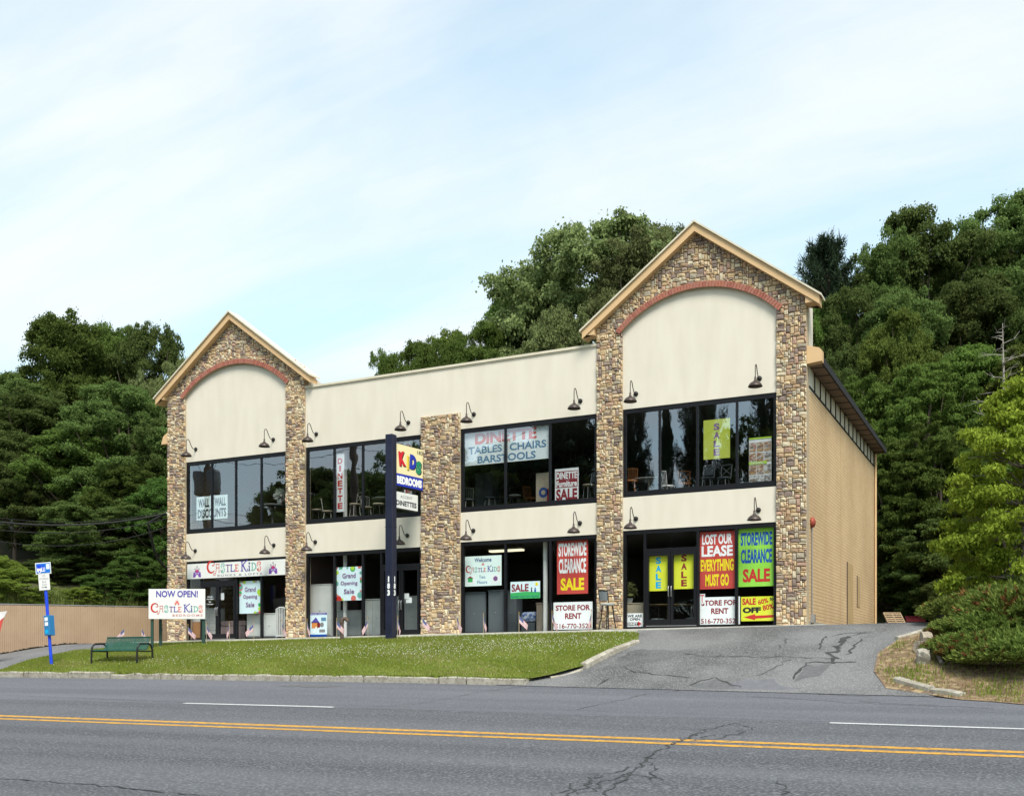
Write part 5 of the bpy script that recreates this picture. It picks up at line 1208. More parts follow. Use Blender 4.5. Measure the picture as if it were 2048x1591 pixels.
lg = MB().tube([Vector((0, 0, .2)), (p1 - p0) * .5 + Vector((0, 0, .14)), p1 - p0 + Vector((0, 0, .05))], [.05, .06, .045], 8).build('fallen_post', 'log_grey', None, p0); tag(lg, 'grey weathered post lying against the juniper', 'post')
# ================================================================ FURNITURE
def stool(name, label, loc, rz, seat_h=.72, back=None, m='chair_dark', ms='cushion', cat='stool', group='dining furniture behind the upper windows', wd=.20, lr=.014):
    t = empty(name, loc, rz, label, cat, group)
    MB().lathe([(0, seat_h - .05), (wd, seat_h - .05), (wd + .015, seat_h - .02), (wd, seat_h + .01), (0, seat_h + .03)], 16).build('seat', ms, t)
    for a in range(4):
        an = math.pi / 4 + a * math.pi / 2; c, s = math.cos(an), math.sin(an)
        MB().tube([(c * wd * .8, s * wd * .8, seat_h - .05), (c * wd * .95, s * wd * .95, seat_h * .5), (c * (wd + .07), s * (wd + .07), .0)], lr, 6).build('leg', m, t)
    MB().tube([(math.cos(a * math.pi / 8) * wd * 1.0, math.sin(a * math.pi / 8) * wd * 1.0, seat_h * .35) for a in range(17)], .009, 5).build('foot_ring', m, t)
    if back:
        h = seat_h + .42
        for sx in (-1, 1): MB().tube([(sx * wd * .8, wd * .8, seat_h - .03), (sx * wd * .85, wd * .95, seat_h + .2), (sx * wd * .9, wd * 1.15, h)], .013, 6).build('back_post', m, t)
        MB().tube([(-wd * .9, wd * 1.15, h), (0, wd * 1.3, h + .02), (wd * .9, wd * 1.15, h)], .016, 6).build('top_rail', m, t)
        if back == 'x':
            for sx in (-1, 1): MB().tube([(sx * wd * .8, wd * .9, seat_h + .1), (-sx * wd * .85, wd * 1.15, h - .04)], .01, 5).build('cross_slat', m, t)
        elif back == 'spindle':
            for k in range(5): MB().tube([(wd * (-.6 + .3 * k), wd * .85, seat_h), (wd * (-.6 + .3 * k), wd * 1.2, h)], .009, 5).build('spindle', m, t)
        elif back == 'pad':
            mb = MB()
            for i in range(4):
                for j in range(4):
                    f = lambda u, v: (wd * .82 * (2 * u - 1), wd * (.95 + .22 * v) + .04 * (1 - (2 * u - 1) ** 2), seat_h + .12 + .3 * v)
                    mb.add([f(i / 4, j / 4), f((i + 1) / 4, j / 4), f((i + 1) / 4, (j + 1) / 4), f(i / 4, (j + 1) / 4)], [(0, 1, 2, 3)], 0, True)
            mb.build('back_pad', 'cabinet_slate', t)
    return t
p_ = on_y(1215, 1267, -.72)
stool('bar_stool', 'black metal bar stool with grey back standing outside by the pillar', (p_.x, -.72, zb(p_.x) + .04), R(60), .80, 'pad', 'iron_black', 'cabinet_grey', group=None, lr=.02)
U = 6.62
def ux(px, y): return X(px, y)
for px, y, rz, hh, bk, m, ms, lab in [
    (405, 1.0, .3, .62, None, 'chair_dark', 'cushion', 'backless stool below the WALL TO WALL sign'), (448, 1.3, .8, .55, 'x', 'chair_dark', 'cushion', 'dark cross back chair right of the WALL TO WALL sign'),
    (634, .9, .2, .62, None, 'chair_dark', 'cushion', 'tan cushioned backless stool left of the DINETTE banner'), (655, .7, 2.2, .50, 'spindle', 'chair_light', 'cushion', 'pale spindle chair left of the DINETTE banner'),
    (710, .8, -.4, .70, 'x', 'chair_light', 'cushion', 'cross back bar stool right of the white column upstairs'), (733, 1.1, .9, .60, 'spindle', 'chair_light', 'cushion', 'thin framed chair left of the round cushioned stool'),
    (757, .8, 0, .64, None, 'chair_dark', 'cushion', 'round cushioned stool just left of the pylon post'), (830, 1.2, .4, .6, None, 'chair_dark', 'cushion', 'dim stool below the accent dinettes sign'),
    (938, .9, .6, .55, 'spindle', 'chair_light', 'cabinet_slate', 'pale chair at the left end below the wide dinette banner'), (980, 1.2, -.5, .62, None, 'chair_light', 'cabinet_slate', 'square topped stool below the word barstools'),
    (1008, 1.6, .2, .64, 'x', 'chair_dark', 'chair_dark', 'dark chair behind the first mullion of the dinette banner window'), (1030, 1.4, .2, .66, None, 'chair_dark', 'chair_light', 'stool with a pale edge right of the banner mullion'), (1062, 1.9, 1.2, .60, 'spindle', 'wood_orange', 'wood_orange', 'brown chair left of the leaning painted board'),
    (1178, .8, -.6, .70, 'pad', 'steel', 'cushion', 'round backed bar stool right of the Furniture SALE poster'), (1262, .8, .2, .72, 'spindle', 'wood_orange', 'wood_orange', 'orange wood bar chair at the left of the right tower window'),
    (1335, .9, 2.6, .48, 'spindle', 'white_paint', 'white_paint', 'white chair behind the second pane of the right tower window'), (1370, 1.1, .4, .55, 'x', 'wood_orange', 'wood_orange', 'brown cross back chair left of the chartreuse SALE banner'),
    (1415, .8, .0, .62, 'pad', 'steel', 'cabinet_slate', 'dark padded stool below the chartreuse SALE banner'), (1447, .9, -.2, .60, 'x', 'steel', 'cabinet_slate', 'metal cross back stool right of the chartreuse SALE banner')]:
    stool('dining_stool' if not bk else 'dining_chair', lab, (ux(px, y), y, U), rz, hh, bk, m, ms, 'stool' if not bk else 'chair')
def table(label, x, y, z, r, h, m, mt, cat='table'):
    t = empty('dining_table', (x, y, z), 0, label, cat, 'dining furniture behind the windows')
    MB().lathe([(0, h - .03), (r, h - .03), (r + .01, h - .01), (r, h), (0, h)], 24).build('table_top', mt, t)
    MB().lathe([(.22, 0), (.2, .03), (.05, .08), (.045, h - .08), (.16, h - .032)], 14).build('pedestal', m, t)
table('round glass topped table beside the pylon post upstairs', ux(770, 1.6), 1.6, U, .5, .95, 'chair_dark', 'cabinet_grey'); table('glass table with white flowers at the right of the left tower window', ux(545, 1.0), 1.0, U, .45, .95, 'chair_dark', 'cabinet_grey'); table('pale round table behind the first pane of right tower window', ux(1298, 1.3), 1.3, U, .55, .8, 'cabinet_white', 'cabinet_grey')
table('light wood pedestal table behind the right shop doors', ux(1337, 1.6), 1.6, 2.44, .75, .95, 'wood_tan', 'wood_tan')
for px, y, rz, bk, m, ms, lab in [(1316, 1.0, 2.8, 'x', 'chair_dark', 'cabinet_grey', 'green seated chair at the left of the light wood table'), (1385, .9, -.3, 'spindle', 'chair_light', 'cabinet_slate', 'slat back chair behind the right leaf of the right doors'), (1278, 2.2, .4, 'spindle', 'chair_light', 'cushion', 'arched spindle chair behind the WE ARE OPEN sign')]:
    stool('dining_chair', lab, (ux(px, y), y, 2.44), rz, .48, bk, m, ms, 'chair', 'chairs behind the right shop doors', .22)
def plant(label, x, y, z, m, s, seed):
    t = empty('potted_plant', (x, y, z), 0, label, 'plant')
    MB().lathe([(0, 0), (.09, 0), (.13, .2), (.12, .2), (0, .17)], 14).build('pot', 'pot_white', t)
    rr = np.random.RandomState(seed); n = 260; d = rr.randn(n, 3); d /= np.linalg.norm(d, axis=1)[:, None]
    c = d * (rr.rand(n, 1) ** .4) * s + np.array([0, 0, .2 + s * .8]); a = rr.randn(n, 3) * .05; b = rr.randn(n, 3) * .03
    v = np.stack([c - a, c + b, c + a, c - b], 1).reshape(-1, 3); raw_mesh('flowers', v, 4, m, t)
plant('white flowers on the glass table in the left tower window', ux(560, 1.0), 1.0, U + .95, 'clover', .22, 1); plant('grey green potted plant on the cabinet behind WE ARE OPEN sign', ux(1258, .7), .7, 2.44 + .95, 'leaf_grey', .28, 2)
def cabinet(name, label, px0, px1, y, d, z0, h, m, cat='cabinet', rows=1, cols=2, group='furniture behind the lower shop windows', top=None):
    xa, xb = ux(px0, y), ux(px1, y); t = empty(name, (xa, y, z0), 0, label, cat, group); w_ = xb - xa
    bevel(MB().box(0, w_, 0.02, d, .05, h).build('carcass', m, t), .006); MB().box(-.01, w_ + .01, 0, d + .01, h + .001, h + .03).build('top', top or m, t)
    for r in range(rows):
        for c in range(cols):
            a, b = w_ * c / cols + .02, w_ * (c + 1) / cols - .02; e, f = .09 + (h - .12) * r / rows, .07 + (h - .12) * (r + 1) / rows
            pn_ = bevel(MB().box(a, b, .0, .019, e, f).build('drawer_front' if rows > 1 else 'door', m, t), .004)
            MB().lathe([(0, 0), (.014, 0), (.018, .02), (0, .03)], 8, mtx=Matrix.Translation(((a + b) / 2, 0, (e + f) / 2)) @ Matrix.Rotation(R(90), 4, 'X')).build('knob', 'steel', pn_)
    return t
Z1 = 2.44
cabinet('dresser', 'white dresser behind the NOW OPEN board left leg', 376, 400, .5, .5, Z1, 1.3, 'cabinet_white', 'dresser', 4, 1); cabinet('dresser', 'pale drawer chest behind the left shop door', 408, 432, .8, .5, Z1, 1.2, 'cabinet_white', 'dresser', 4, 2)
cabinet('changing_table', 'white chest with pink pad below the left Grand Opening poster', 493, 520, .45, .5, Z1, .95, 'cabinet_white', 'chest', 1, 1, top='cloth_pink'); cabinet('toy_chest', 'white chest between the pink topped chest and the crib', 524, 553, .45, .45, Z1, .92, 'cabinet_white', 'chest', 1, 1)
cr_ = empty('crib', (ux(552, .42), .42, Z1), 0, 'white slatted crib end at the right of the left shop window', 'crib')
cw_ = ux(573, .42) - ux(552, .42) - .02
for k in range(7): MB().box(cw_ * k / 6 - .014, cw_ * k / 6 + .014, 0, .03, .12, 1.08 + .07 * math.sin(math.pi * k / 6)).build('slat', 'white_paint', cr_)
MB().tube([(0, .015, 1.08), (cw_ * .3, .015, 1.15), (cw_ * .7, .015, 1.15), (cw_, .015, 1.08)], .03, 8).build('top_rail', 'white_paint', cr_); MB().box(-.02, cw_ + .02, -.005, .035, .06, .119).build('bottom_rail', 'white_paint', cr_)
for xx in (-.02, cw_ + .02): MB().box(xx - .03, xx + .03, 0.036, .09, 0, 1.08).build('leg', 'white_paint', cr_)
bd_ = empty('bed', (ux(440, .9), .9, Z1), 0, 'low bed with mauve skirt behind the left shop doors', 'bed')
bw_ = ux(490, .9) - ux(440, .9)
sk = MB()
for k in range(40):
    xa, xb = bw_ * k / 40, bw_ * (k + 1) / 40; ya, yb = .02 * math.sin(k * 1.9), .02 * math.sin((k + 1) * 1.9); sk.add([(xa, ya, 0), (xb, yb, 0), (xb, 0, .5), (xa, 0, .5)], [(0, 1, 2, 3)])
sk.build('skirt', 'cloth_mauve', bd_); bevel(MB().box(0, bw_, .03, 1.6, .5, .72).build('mattress', 'cloth_mauve', bd_), .05, 2)
tag(MB().box(0, .55, 0, .03, 0, .62).build('leaning_panel', 'box_brown', None, (ux(385, .4), .4, Z1 + .05)), 'brown cardboard panel leaning in front of the white dresser', 'panel')
cabinet('wardrobe', 'tall white wardrobe behind the bunk house poster', 618, 662, .55, .6, Z1, 1.95, 'cabinet_white', 'wardrobe', 1, 1); cabinet('chest', 'low grey chest behind the white column downstairs', 673, 722, .9, .5, Z1, .98, 'cabinet_grey', 'chest', 1, 1)
cabinet('bunk_dresser', 'grey louvred unit left of the middle doors', 729, 762, .6, .5, Z1, 1.35, 'cabinet_grey', 'cabinet', 1, 2); cabinet('counter', 'grey counter behind the middle shop doors', 790, 836, 1.1, .6, Z1, 1.45, 'cabinet_grey', 'counter', 1, 2)
cabinet('headboard', 'dark grey headboard panel at the left below the Welcome sign', 928, 970, .35, .1, Z1, 1.45, 'cabinet_slate', 'headboard', 1, 1); cabinet('headboard', 'dark grey cabinet panel with a tag beside the mullion below Welcome sign', 976, 1006, .35, .35, Z1, 1.5, 'cabinet_slate', 'cabinet', 1, 1)
cabinet('nightstand', 'brown wooden stand left of the white column by the clearance banner', 1072, 1090, .7, .5, Z1, 1.05, 'wood_grey', 'stand', 1, 1)
cabinet('tall_cabinet', 'slate tall unit behind the small meadow SALE sign', 1013, 1032, .9, .5, Z1, 1.5, 'cabinet_slate', 'cabinet', 1, 1)
b2 = empty('bed', (ux(1040, .9), .9, Z1), 0, 'bed with blue plaid cover below the small meadow SALE sign', 'bed'); bw_ = ux(1070, .9) - ux(1040, .9)
bevel(MB().box(0, bw_, .03, 1.7, .45, .8).build('cover', 'cloth_blue', b2), .1, 2); MB().box(0.02, bw_ - .02, .05, 1.7, .05, .44).build('base', 'cabinet_slate', b2)
cabinet('display_cabinet', 'cream cabinet behind the WE ARE OPEN sign', 1252, 1286, .45, .45, Z1, .95, 'cushion', 'cabinet', 1, 1)
cabinet('dark_cabinet', 'tall dark cabinet below the wide dinette banner', 950, 985, 2.4, .5, U, 1.7, 'cabinet_slate', 'cabinet', 1, 2, 'dining furniture behind the upper windows')
lp = MB().box(0, .5, 0, .03, 0, 1.15).build('painted_board', 'cushion', None, (ux(1072, .5), .5, U + .02)); tag(lp, 'tan board with a blue ring leaning behind the dinette window mullion', 'board'); flat(lp, 'ring', [(disc(.27, .5, .17), 'ink_navy'), (rect(.4, .48, .2, .6), 'ink_maroon')], 1); flat(lp, 'ring_centre', [(disc(.27, .5, .08), 'cushion')], 2)
lf = empty('ceiling_light', (ux(1013, 2.5), 2.5, 5.55), 0, 'pale ceiling light fixture behind the lower middle window', 'light')
m = bpy.data.materials.new('lit_diffuser'); m.use_nodes = True; bb_ = m.node_tree.nodes['Principled BSDF']; bb_.inputs['Emission Color'].default_value = (1, .9, .62, 1); bb_.inputs['Emission Strength'].default_value = .7; M['lit_diffuser'] = m
MB().box(-.65, .65, -.12, .12, -.06, 0).build('diffuser', 'lit_diffuser', lf); MB().box(-.68, .68, -.15, .15, .001, .04).build('housing', 'white_paint', lf)
# ================================================================ TREES AND SHRUBS
def unit(v): return v / np.maximum(1e-9, np.linalg.norm(v, axis=-1, keepdims=True))
def leaves_from(centres, radii, per, rr, ll, lw, flatz=.65, droop=0.0, upb=.5, hz_=1.0):
    out = []
    for c, r in zip(centres, radii):
        n = max(8, int(per * (r / radii.mean()) ** 2))
        d = unit(rr.randn(n, 3)); d[:, 2] = np.where((d[:, 2] < 0) & (rr.rand(n) < .55), -d[:, 2], d[:, 2])
        rad = r * (.35 + .65 * rr.rand(n) ** .45)[:, None]
        p = c + (d * rad + rr.randn(n, 3) * r * np.where(rr.rand(n, 1) < .25, .34, .12)) * np.array([hz_, hz_, flatz])
        nrm = unit(d * .6 + np.array([0, 0, upb]) + rr.randn(n, 3) * .55)
        a = unit(np.cross(nrm, rr.randn(n, 3))); a[:, 2] -= droop; a = unit(a)
        b = unit(np.cross(nrm, a)); nn = np.cross(a, b)
        s = (.65 + .7 * rr.rand(n))[:, None]
        A = a * ll * s * .5; B = b * lw * s * .5; lift = nn * lw * .18 * s
        out.append(np.stack([p - A, p + B * 1.0 + A * .1 + lift, p + A, p - B + A * .1 + lift], 1))
    return np.concatenate(out).reshape(-1, 3)
def decid(seed, nclump=150, per=190, hb=.16, style='round', ll=.021, lw=.013, cr=.085, flatz=.65, droop=0.0):
    rr = np.random.RandomState(seed)
    lob = rr.rand(5) * 6.283; lam = .10 + .12 * rr.rand(5)
    def env(h, a):
        u = (h - hb) / (1 - hb)
        if style == 'round': b = math.sqrt(max(0, 1 - (2 * u - 1.0) ** 2 * .92)) * (1.06 - .12 * u)
        elif style == 'tall': b = (math.sin(math.pi * min(1, u * .93 + .07))) ** .55
        elif style == 'cone': b = (1 - u) ** .75 * 1.0 + .05
        else: b = math.sqrt(max(0, 1 - u ** 2.2)) * min(1, .75 + u)
        return .5 * b * (1 + sum(lam[k] * math.sin((k + 1) * a + lob[k] + 4.5 * h * (k % 3)) for k in range(5)) * .8)
    C = []
    while len(C) < nclump:
        h = hb + (1 - hb) * rr.rand() ** .85; a = rr.rand() * 6.283; q = (.30 + .70 * rr.rand() ** .5) * (.86 + .26 * rr.rand())
        C.append((math.cos(a) * env(h, a) * q * .9, math.sin(a) * env(h, a) * q * .9, h * .94 + .03 * rr.randn()))
    C = np.array(C); S = []
    for c in C:                       # sprays set round each bough
        m = 9; dd = unit(rr.randn(m, 3)); dd[:, 2] = np.abs(dd[:, 2]) * 1.1 - .25
        S.append(c + dd * np.array([1.45, 1.45, .75]) * cr * (.6 + .85 * rr.rand()) * (.7 + .6 * rr.rand(m, 1)))
    S = np.concatenate(S); rad = cr * .44 * (.55 + .9 * rr.rand(len(S)))
    v = leaves_from(S, rad, per, rr, ll, lw, flatz, droop, hz_=1.15)
    mb = MB()
    pts = [(.012 * rr.randn() * (k > 0), .012 * rr.randn() * (k > 0), -.06 + .92 * k / 8) for k in range(9)]
    mb.tube(pts, [.024 * (1 - .85 * k / 8) for k in range(9)], 8)
    idx = rr.permutation(nclump)[:34]
    for i in idx:
        tip = C[i]; h0 = max(hb * .7, tip[2] * (.45 + .25 * rr.rand())); k = min(7.99, (h0 + .06) / .92 * 8); k0 = int(k); st = np.array(pts[k0]) * (1 - (k - k0)) + np.array(pts[k0 + 1]) * (k - k0)
        m1 = st * .45 + tip * .55 + np.array([0, 0, -.03]) + rr.randn(3) * .012
        mb.tube([st, m1, tip], [.0095 * (1.15 - h0), .006, .002], 5, cap=False)
    return raw_mesh('crown', v, 4, 'leaf_oak', lk=False), mb.mesh('trunk', 'trunk')
def pine(seed):
    rr = np.random.RandomState(seed); mb = MB(); mb.tube([(0, 0, -.05), (.01, 0, .5), (0, .0, 1.0)], [.02, .013, .003], 7); cs = []
    quads = []
    for k in range(26):
        h = .18 + .8 * k / 26; nb = 5
        for b in range(nb):
            a = rr.rand() * 6.283; L_ = (.40 * (1 - h) + .09) * (.6 + .6 * rr.rand())
            tip = np.array([math.cos(a) * L_, math.sin(a) * L_, h + L_ * (.22 + .25 * rr.rand())]); st = np.array([0, 0, h])
            mid = (st + tip) / 2 + np.array([0, 0, -.02]); mb.tube([st, mid, tip], [.005, .004, .001], 4, cap=False)
            for s in np.linspace(.35, 1, 9):
                c = st + (tip - st) * s; n = 34; d = unit(rr.randn(n, 3) + np.array([math.cos(a) * .6, math.sin(a) * .6, .5])); l = .022 + .02 * rr.rand(n)[:, None]
                p = c + rr.randn(n, 3) * .011; sd = unit(np.cross(d, rr.randn(n, 3))) * .0022
                quads.append(np.stack([p - sd, p + sd, p + d * l + sd * .4, p + d * l - sd * .4], 1))
    return raw_mesh('crown', np.concatenate(quads).reshape(-1, 3), 4, 'leaf_pine', lk=False), mb.mesh('trunk', 'trunk')
VAR = [decid(11, 84, 190, .14, 'round', .0145, .0095, .085), decid(12, 80, 190, .16, 'dome', .0145, .0095, .088), decid(13, 92, 170, .10, 'round', .0138, .009, .078), decid(14, 82, 190, .12, 'dome', .0145, .0095, .085),
       decid(15, 80, 140, .08, 'round', .023, .009, .084, .45, .35), decid(16, 76, 140, .06, 'dome', .022, .009, .085, .45, .3)]
PINES = [pine(31), pine(32)]
def tree(px, py_top, half_px, d, var, leaf, label, name='tree', group=None, cat='tree', rz=None, lift=0, sink=.0):
    p = at(px, HY, d); zg_ = G(p.x, p.y) + lift; zt = at(px, py_top, d).z; hgt = zt - zg_ + sink; wd = 2 * half_px / F_PX * d
    t = empty(name, (p.x, p.y, zg_ - sink), (px * 1.7 + d) % 6.28 if rz is None else rz, label, cat, group)
    cm, tm = PINES[var - 100] if var >= 100 else VAR[var]
    c = link('crown', cm, t); c.scale = (wd, wd, hgt); c.material_slots[0].link = 'OBJECT'; c.material_slots[0].material = M[leaf]
    k = link('trunk', tm, t); k.scale = (wd * .55 + hgt * .3, wd * .55 + hgt * .3, hgt) if 0 else (wd, wd, hgt)
    return t
# hillside, left of the store
GL = 'trees on the slope left of the store'
for a in [(-20, 742, 95, 60, 0, 'leaf_oak', 'dark tree cut by the left edge of the picture'), (128, 634, 105, 62, 3, 'leaf_maple', 'tallest tree on the left with a ragged top'), (222, 668, 80, 66, 1, 'leaf_maple', 'tall tree just right of the tallest left tree'),
          (300, 660, 78, 64, 2, 'leaf_oak', 'tree whose top shows left of the left gable'), (352, 712, 55, 60, 0, 'leaf_grey', 'greyish tree against the left tower gable'), (60, 800, 110, 57, 1, 'leaf_oak', 'dark leafy tree at mid height on the far left'),
          (240, 770, 105, 56, 2, 'leaf_oak', 'dark dense tree in the middle of the left slope'), (140, 862, 100, 55, 3, 'leaf_maple', 'lighter maple in front of the left slope'), (318, 830, 62, 56, 0, 'leaf_oak', 'dark tree close beside the left tower'),
          (30, 900, 70, 54, 1, 'leaf_oak', 'low dark tree behind the bus stop sign'), (255, 930, 75, 54, 3, 'leaf_maple', 'maple above the service cables near the tower'), (180, 1000, 90, 53, 0, 'leaf_oak', 'low dark tree above the tan fence'), (325, 960, 60, 53, 2, 'leaf_ivy', 'ivy clad tree beside the left stone tower')]:
    a = list(a); a[2] *= 1.3; tree(*a, group=GL)
# behind the parapet
GC = 'trees rising behind the store roof'
for a in [(1205, 446, 200, 72, 0, 'leaf_grey', 'huge round grey green tree left of the right gable'), (1325, 455, 120, 75, 3, 'leaf_grey', 'tree close behind the right gable ridge'), (1010, 600, 95, 76, 2, 'leaf_maple', 'dark round tree left of the huge grey green one'), (1120, 628, 110, 64, 2, 'leaf_grey', 'smaller pale tree just above the parapet cap'),
          (900, 662, 85, 72, 3, 'leaf_vine', 'fresh green tree above the middle of the parapet'), (825, 686, 75, 77, 0, 'leaf_maple', 'dark small tree at the left end of the roof trees'), (778, 724, 50, 76, 1, 'leaf_maple', 'lowest dark tree just above the parapet'), (958, 648, 85, 71, 0, 'leaf_maple', 'green tree between the dark round and fresh green ones'), (1085, 545, 110, 80, 1, 'leaf_grey', 'tree filling the left shoulder of the huge grey green crown'), (1040, 575, 90, 82, 3, 'leaf_maple', 'tree behind the dark round one'), (865, 690, 70, 70, 2, 'leaf_maple', 'low green tree between the small dark and fresh green ones'), (1270, 500, 150, 66, 1, 'leaf_grey', 'dense grey green tree low against the right gable')]:
    tree(*a, group=GC)
# right hillside
GR = 'trees on the hillside right of the store'
for a in [(1850, 425, 120, 66, 0, 'leaf_oak', 'tall oak in the middle of the right hillside'), (2025, 392, 125, 68, 3, 'leaf_oak', 'highest oak at the right edge of the picture'), (1765, 505, 75, 64, 1, 'leaf_oak', 'oak right of the pine'), (1930, 470, 90, 70, 2, 'leaf_oak', 'oak between the two tallest right oaks'),
          (1700, 580, 80, 60, 2, 'leaf_oak', 'dark tree below the pine'), (1640, 600, 60, 62, 0, 'leaf_maple', 'green tree just right of the right gable'), (1800, 590, 95, 58, 3, 'leaf_oak', 'dark tree behind the vine covered one'), (1940, 560, 110, 60, 0, 'leaf_oak', 'dark broad oak below the highest oaks'), (2080, 560, 110, 58, 1, 'leaf_oak', 'dark oak cut by the right edge'),
          (1798, 622, 62, 55, 0, 'leaf_vine', 'vine covered tree with yellow green leaves'), (1740, 770, 90, 52, 4, 'leaf_locust', 'locust just right of the roof overhang'), (1850, 735, 85, 50, 4, 'leaf_locust', 'locust in the middle above the driveway end'), (1960, 690, 95, 52, 5, 'leaf_locust', 'tall feathery locust left of the dogwood top'), (2060, 690, 90, 50, 4, 'leaf_vine', 'yellow green locust above the dogwood'),
          (1790, 880, 75, 47.5, 5, 'leaf_locust', 'dark locust behind the back corner of the store'), (1880, 860, 90, 46, 4, 'leaf_locust', 'locust left of the dogwood'), (1700, 690, 60, 56, 3, 'leaf_oak', 'dark tree above the eaves of the store'), (1830, 1010, 80, 47, 2, 'leaf_oak', 'low dark tree over the pallets'), (1930, 1000, 90, 44, 4, 'leaf_oak', 'dark low tree behind the dogwood trunk'), (2050, 900, 100, 42, 5, 'leaf_locust', 'locust behind the dogwood at the right edge'),
          (1770, 1080, 60, 49, 0, 'leaf_oak', 'dark undergrowth tree by the back of the store'), (1880, 1100, 70, 45, 2, 'leaf_oak', 'shaded low tree right of the pallets')]:
    a = list(a); a[2] *= 1.3; tree(*a, group=GR)
tree(1658, 480, 145, 66, 100, 'leaf_pine', 'dark pine standing right of the right gable', 'pine_tree', GR)
for a in [(2180, 430, 150, 66, 1, 'leaf_oak', 'oak beyond the right edge, nearest to it'), (2330, 470, 150, 60, 0, 'leaf_maple', 'second maple beyond the right edge'), (2240, 760, 140, 48, 4, 'leaf_locust', 'locust beyond the right edge'), (2420, 700, 160, 46, 3, 'leaf_maple', 'broad maple beyond the right edge'), (2560, 560, 170, 58, 2, 'leaf_oak', 'farthest oak beyond the right edge'), (2330, 1000, 120, 36, 2, 'leaf_oak', 'low oak beyond the right edge')]:
    tree(*a, group=GR)
# dead branches
dt = at(2005, 740, 47); zt_ = at(2005, 645, 47).z
db_ = empty('dead_tree', (dt.x, dt.y, G(dt.x, dt.y)), 0, 'bare grey dead tree among the locusts', 'tree'); rd = random.Random(5); mb = MB(); hz = zt_ - G(dt.x, dt.y)
mb.tube([(0, 0, 0), (.1, 0, hz * .6), (0, .1, hz)], [.12, .07, .015], 6); mb.build('trunk', 'dead_wood', db_); mb = MB()
for k in range(26):
    h = hz * (.62 + .37 * k / 26); a = rd.uniform(0, 6.28); l = rd.uniform(.6, 1.7) * (1.15 - k / 30)
    e = Vector((math.cos(a) * l, math.sin(a) * l, h + l * .25)); mb.tube([(0, 0, h), e * .5 + Vector((0, 0, h * .5 + .02)), e], [.03, .02, .006], 4)
    for q in range(3): mb.tube([e * .7 + Vector((0, 0, h * .3)), e + Vector((rd.uniform(-.4, .4), rd.uniform(-.4, .4), rd.uniform(-.2, .4)))], [.012, .004], 4)
mb.build('branches', 'dead_wood', db_)
# dogwood: flat tiers of hanging leaves
def dogwood():
    rr = np.random.RandomState(77); C = []; rad = []; mb = MB()
    stems = [[(0, 0, -.2), (.15, .1, 1.4), (.3, .3, 3.5), (.3, .2, 5.6)], [(.25, .1, -.2), (.5, -.1, 1.5), (1.2, -.3, 3.4)], [(.1, .3, -.2), (-.2, .5, 1.6), (-1.0, .6, 3.6)]]
    for s in stems: mb.tube(s, [.11 - .09 * k / (len(s) - 1) for k in range(len(s))], 8)
    for tier in range(11):
        z = .50 + tier * .60; R0 = (2.35, 2.75, 2.95, 3.0, 2.9, 2.75, 2.5, 2.2, 1.75, 1.25, .7)[tier]
        nb = int(8 + R0 * 6.0)
        for k in range(nb):
            a = 2 * math.pi * (k + rr.rand()) / nb; q = .35 + .65 * rr.rand() ** .5; r = R0 * q * (.85 + .25 * rr.rand())
            C.append((math.cos(a) * r, math.sin(a) * r, z + .22 * rr.randn() + .10 * (1 - q))); rad.append(.36 + .22 * rr.rand())
            if k % 2 == 0: mb.tube([(.2, .15, z * .93), (math.cos(a) * r * .5 + .1, math.sin(a) * r * .5, z + .04), (math.cos(a) * r, math.sin(a) * r, z - .04)], [.03, .018, .006], 5, cap=False)
    v = leaves_from(np.array(C), np.array(rad), 230, rr, .16, .08, .42, .75, .9)
    return v, mb
v, mb = dogwood(); pd_ = at(2040, 1215, 27.5); zg_ = bank_z(pd_.x, pd_.y); print('dogwood base', pd_, zg_)
dw = empty('dogwood_tree', (pd_.x, pd_.y, zg_), .4, 'bright yellow green dogwood with tiered drooping leaves behind the junipers', 'tree')
raw_mesh('crown', v, 4, 'leaf_dogwood', dw); mb.build('trunk', 'trunk_pale', dw)
hz = at(2022, 756, 27.5).z - zg_; sc2 = hz / 7.05; dw.scale = (sc2 * .74, sc2 * .74, sc2)
# junipers
def juniper(seed, R0, Hh, nb):
    rr = np.random.RandomState(seed); Q = []; D = []; mb = MB()
    for k in range(nb):
        a = rr.rand() * 6.283; q = rr.rand() ** .5; l = R0 * (.35 + .75 * q); tip = np.array([math.cos(a) * l, math.sin(a) * l, Hh * (1.08 - .75 * q ** 2) * (.75 + .4 * rr.rand())])
        st = np.array([math.cos(a) * l * .15, math.sin(a) * l * .15, .05]); mid = st * .4 + tip * .6 + np.array([0, 0, -.08]); dr_ = unit(tip - mid)
        if k % 4 == 0: mb.tube([st, mid, tip], [.02, .012, .003], 4, cap=False)
        n = 62; s = rr.rand(n)[:, None]; ax_ = mid + (tip - mid) * (s * 1.15)
        lat = rr.randn(n, 3) * np.array([.10, .10, .045]) * (1.15 - s); p = ax_ + lat
        d = unit(dr_ * 1.1 + lat * 4 + rr.randn(n, 3) * .35 + np.array([0, 0, .25])); L_ = (.11 + .12 * rr.rand(n))[:, None]
        sd = unit(np.cross(d, rr.randn(n, 3))) * (.014 + .012 * rr.rand(n)[:, None])
        arr = np.stack([p, p + d * L_ * .5 + sd, p + d * L_, p + d * L_ * .5 - sd], 1)
        (D if (k % 6 == 5 and q > .2 and math.cos(a * 2 + 1) > -.1) else Q).append(arr)
    return raw_mesh('foliage', np.concatenate(Q).reshape(-1, 3), 4, 'leaf_juniper', lk=False), raw_mesh('dead_foliage', np.concatenate(D).reshape(-1, 3), 4, 'leaf_brown', lk=False), mb.mesh('branches', 'dead_wood')
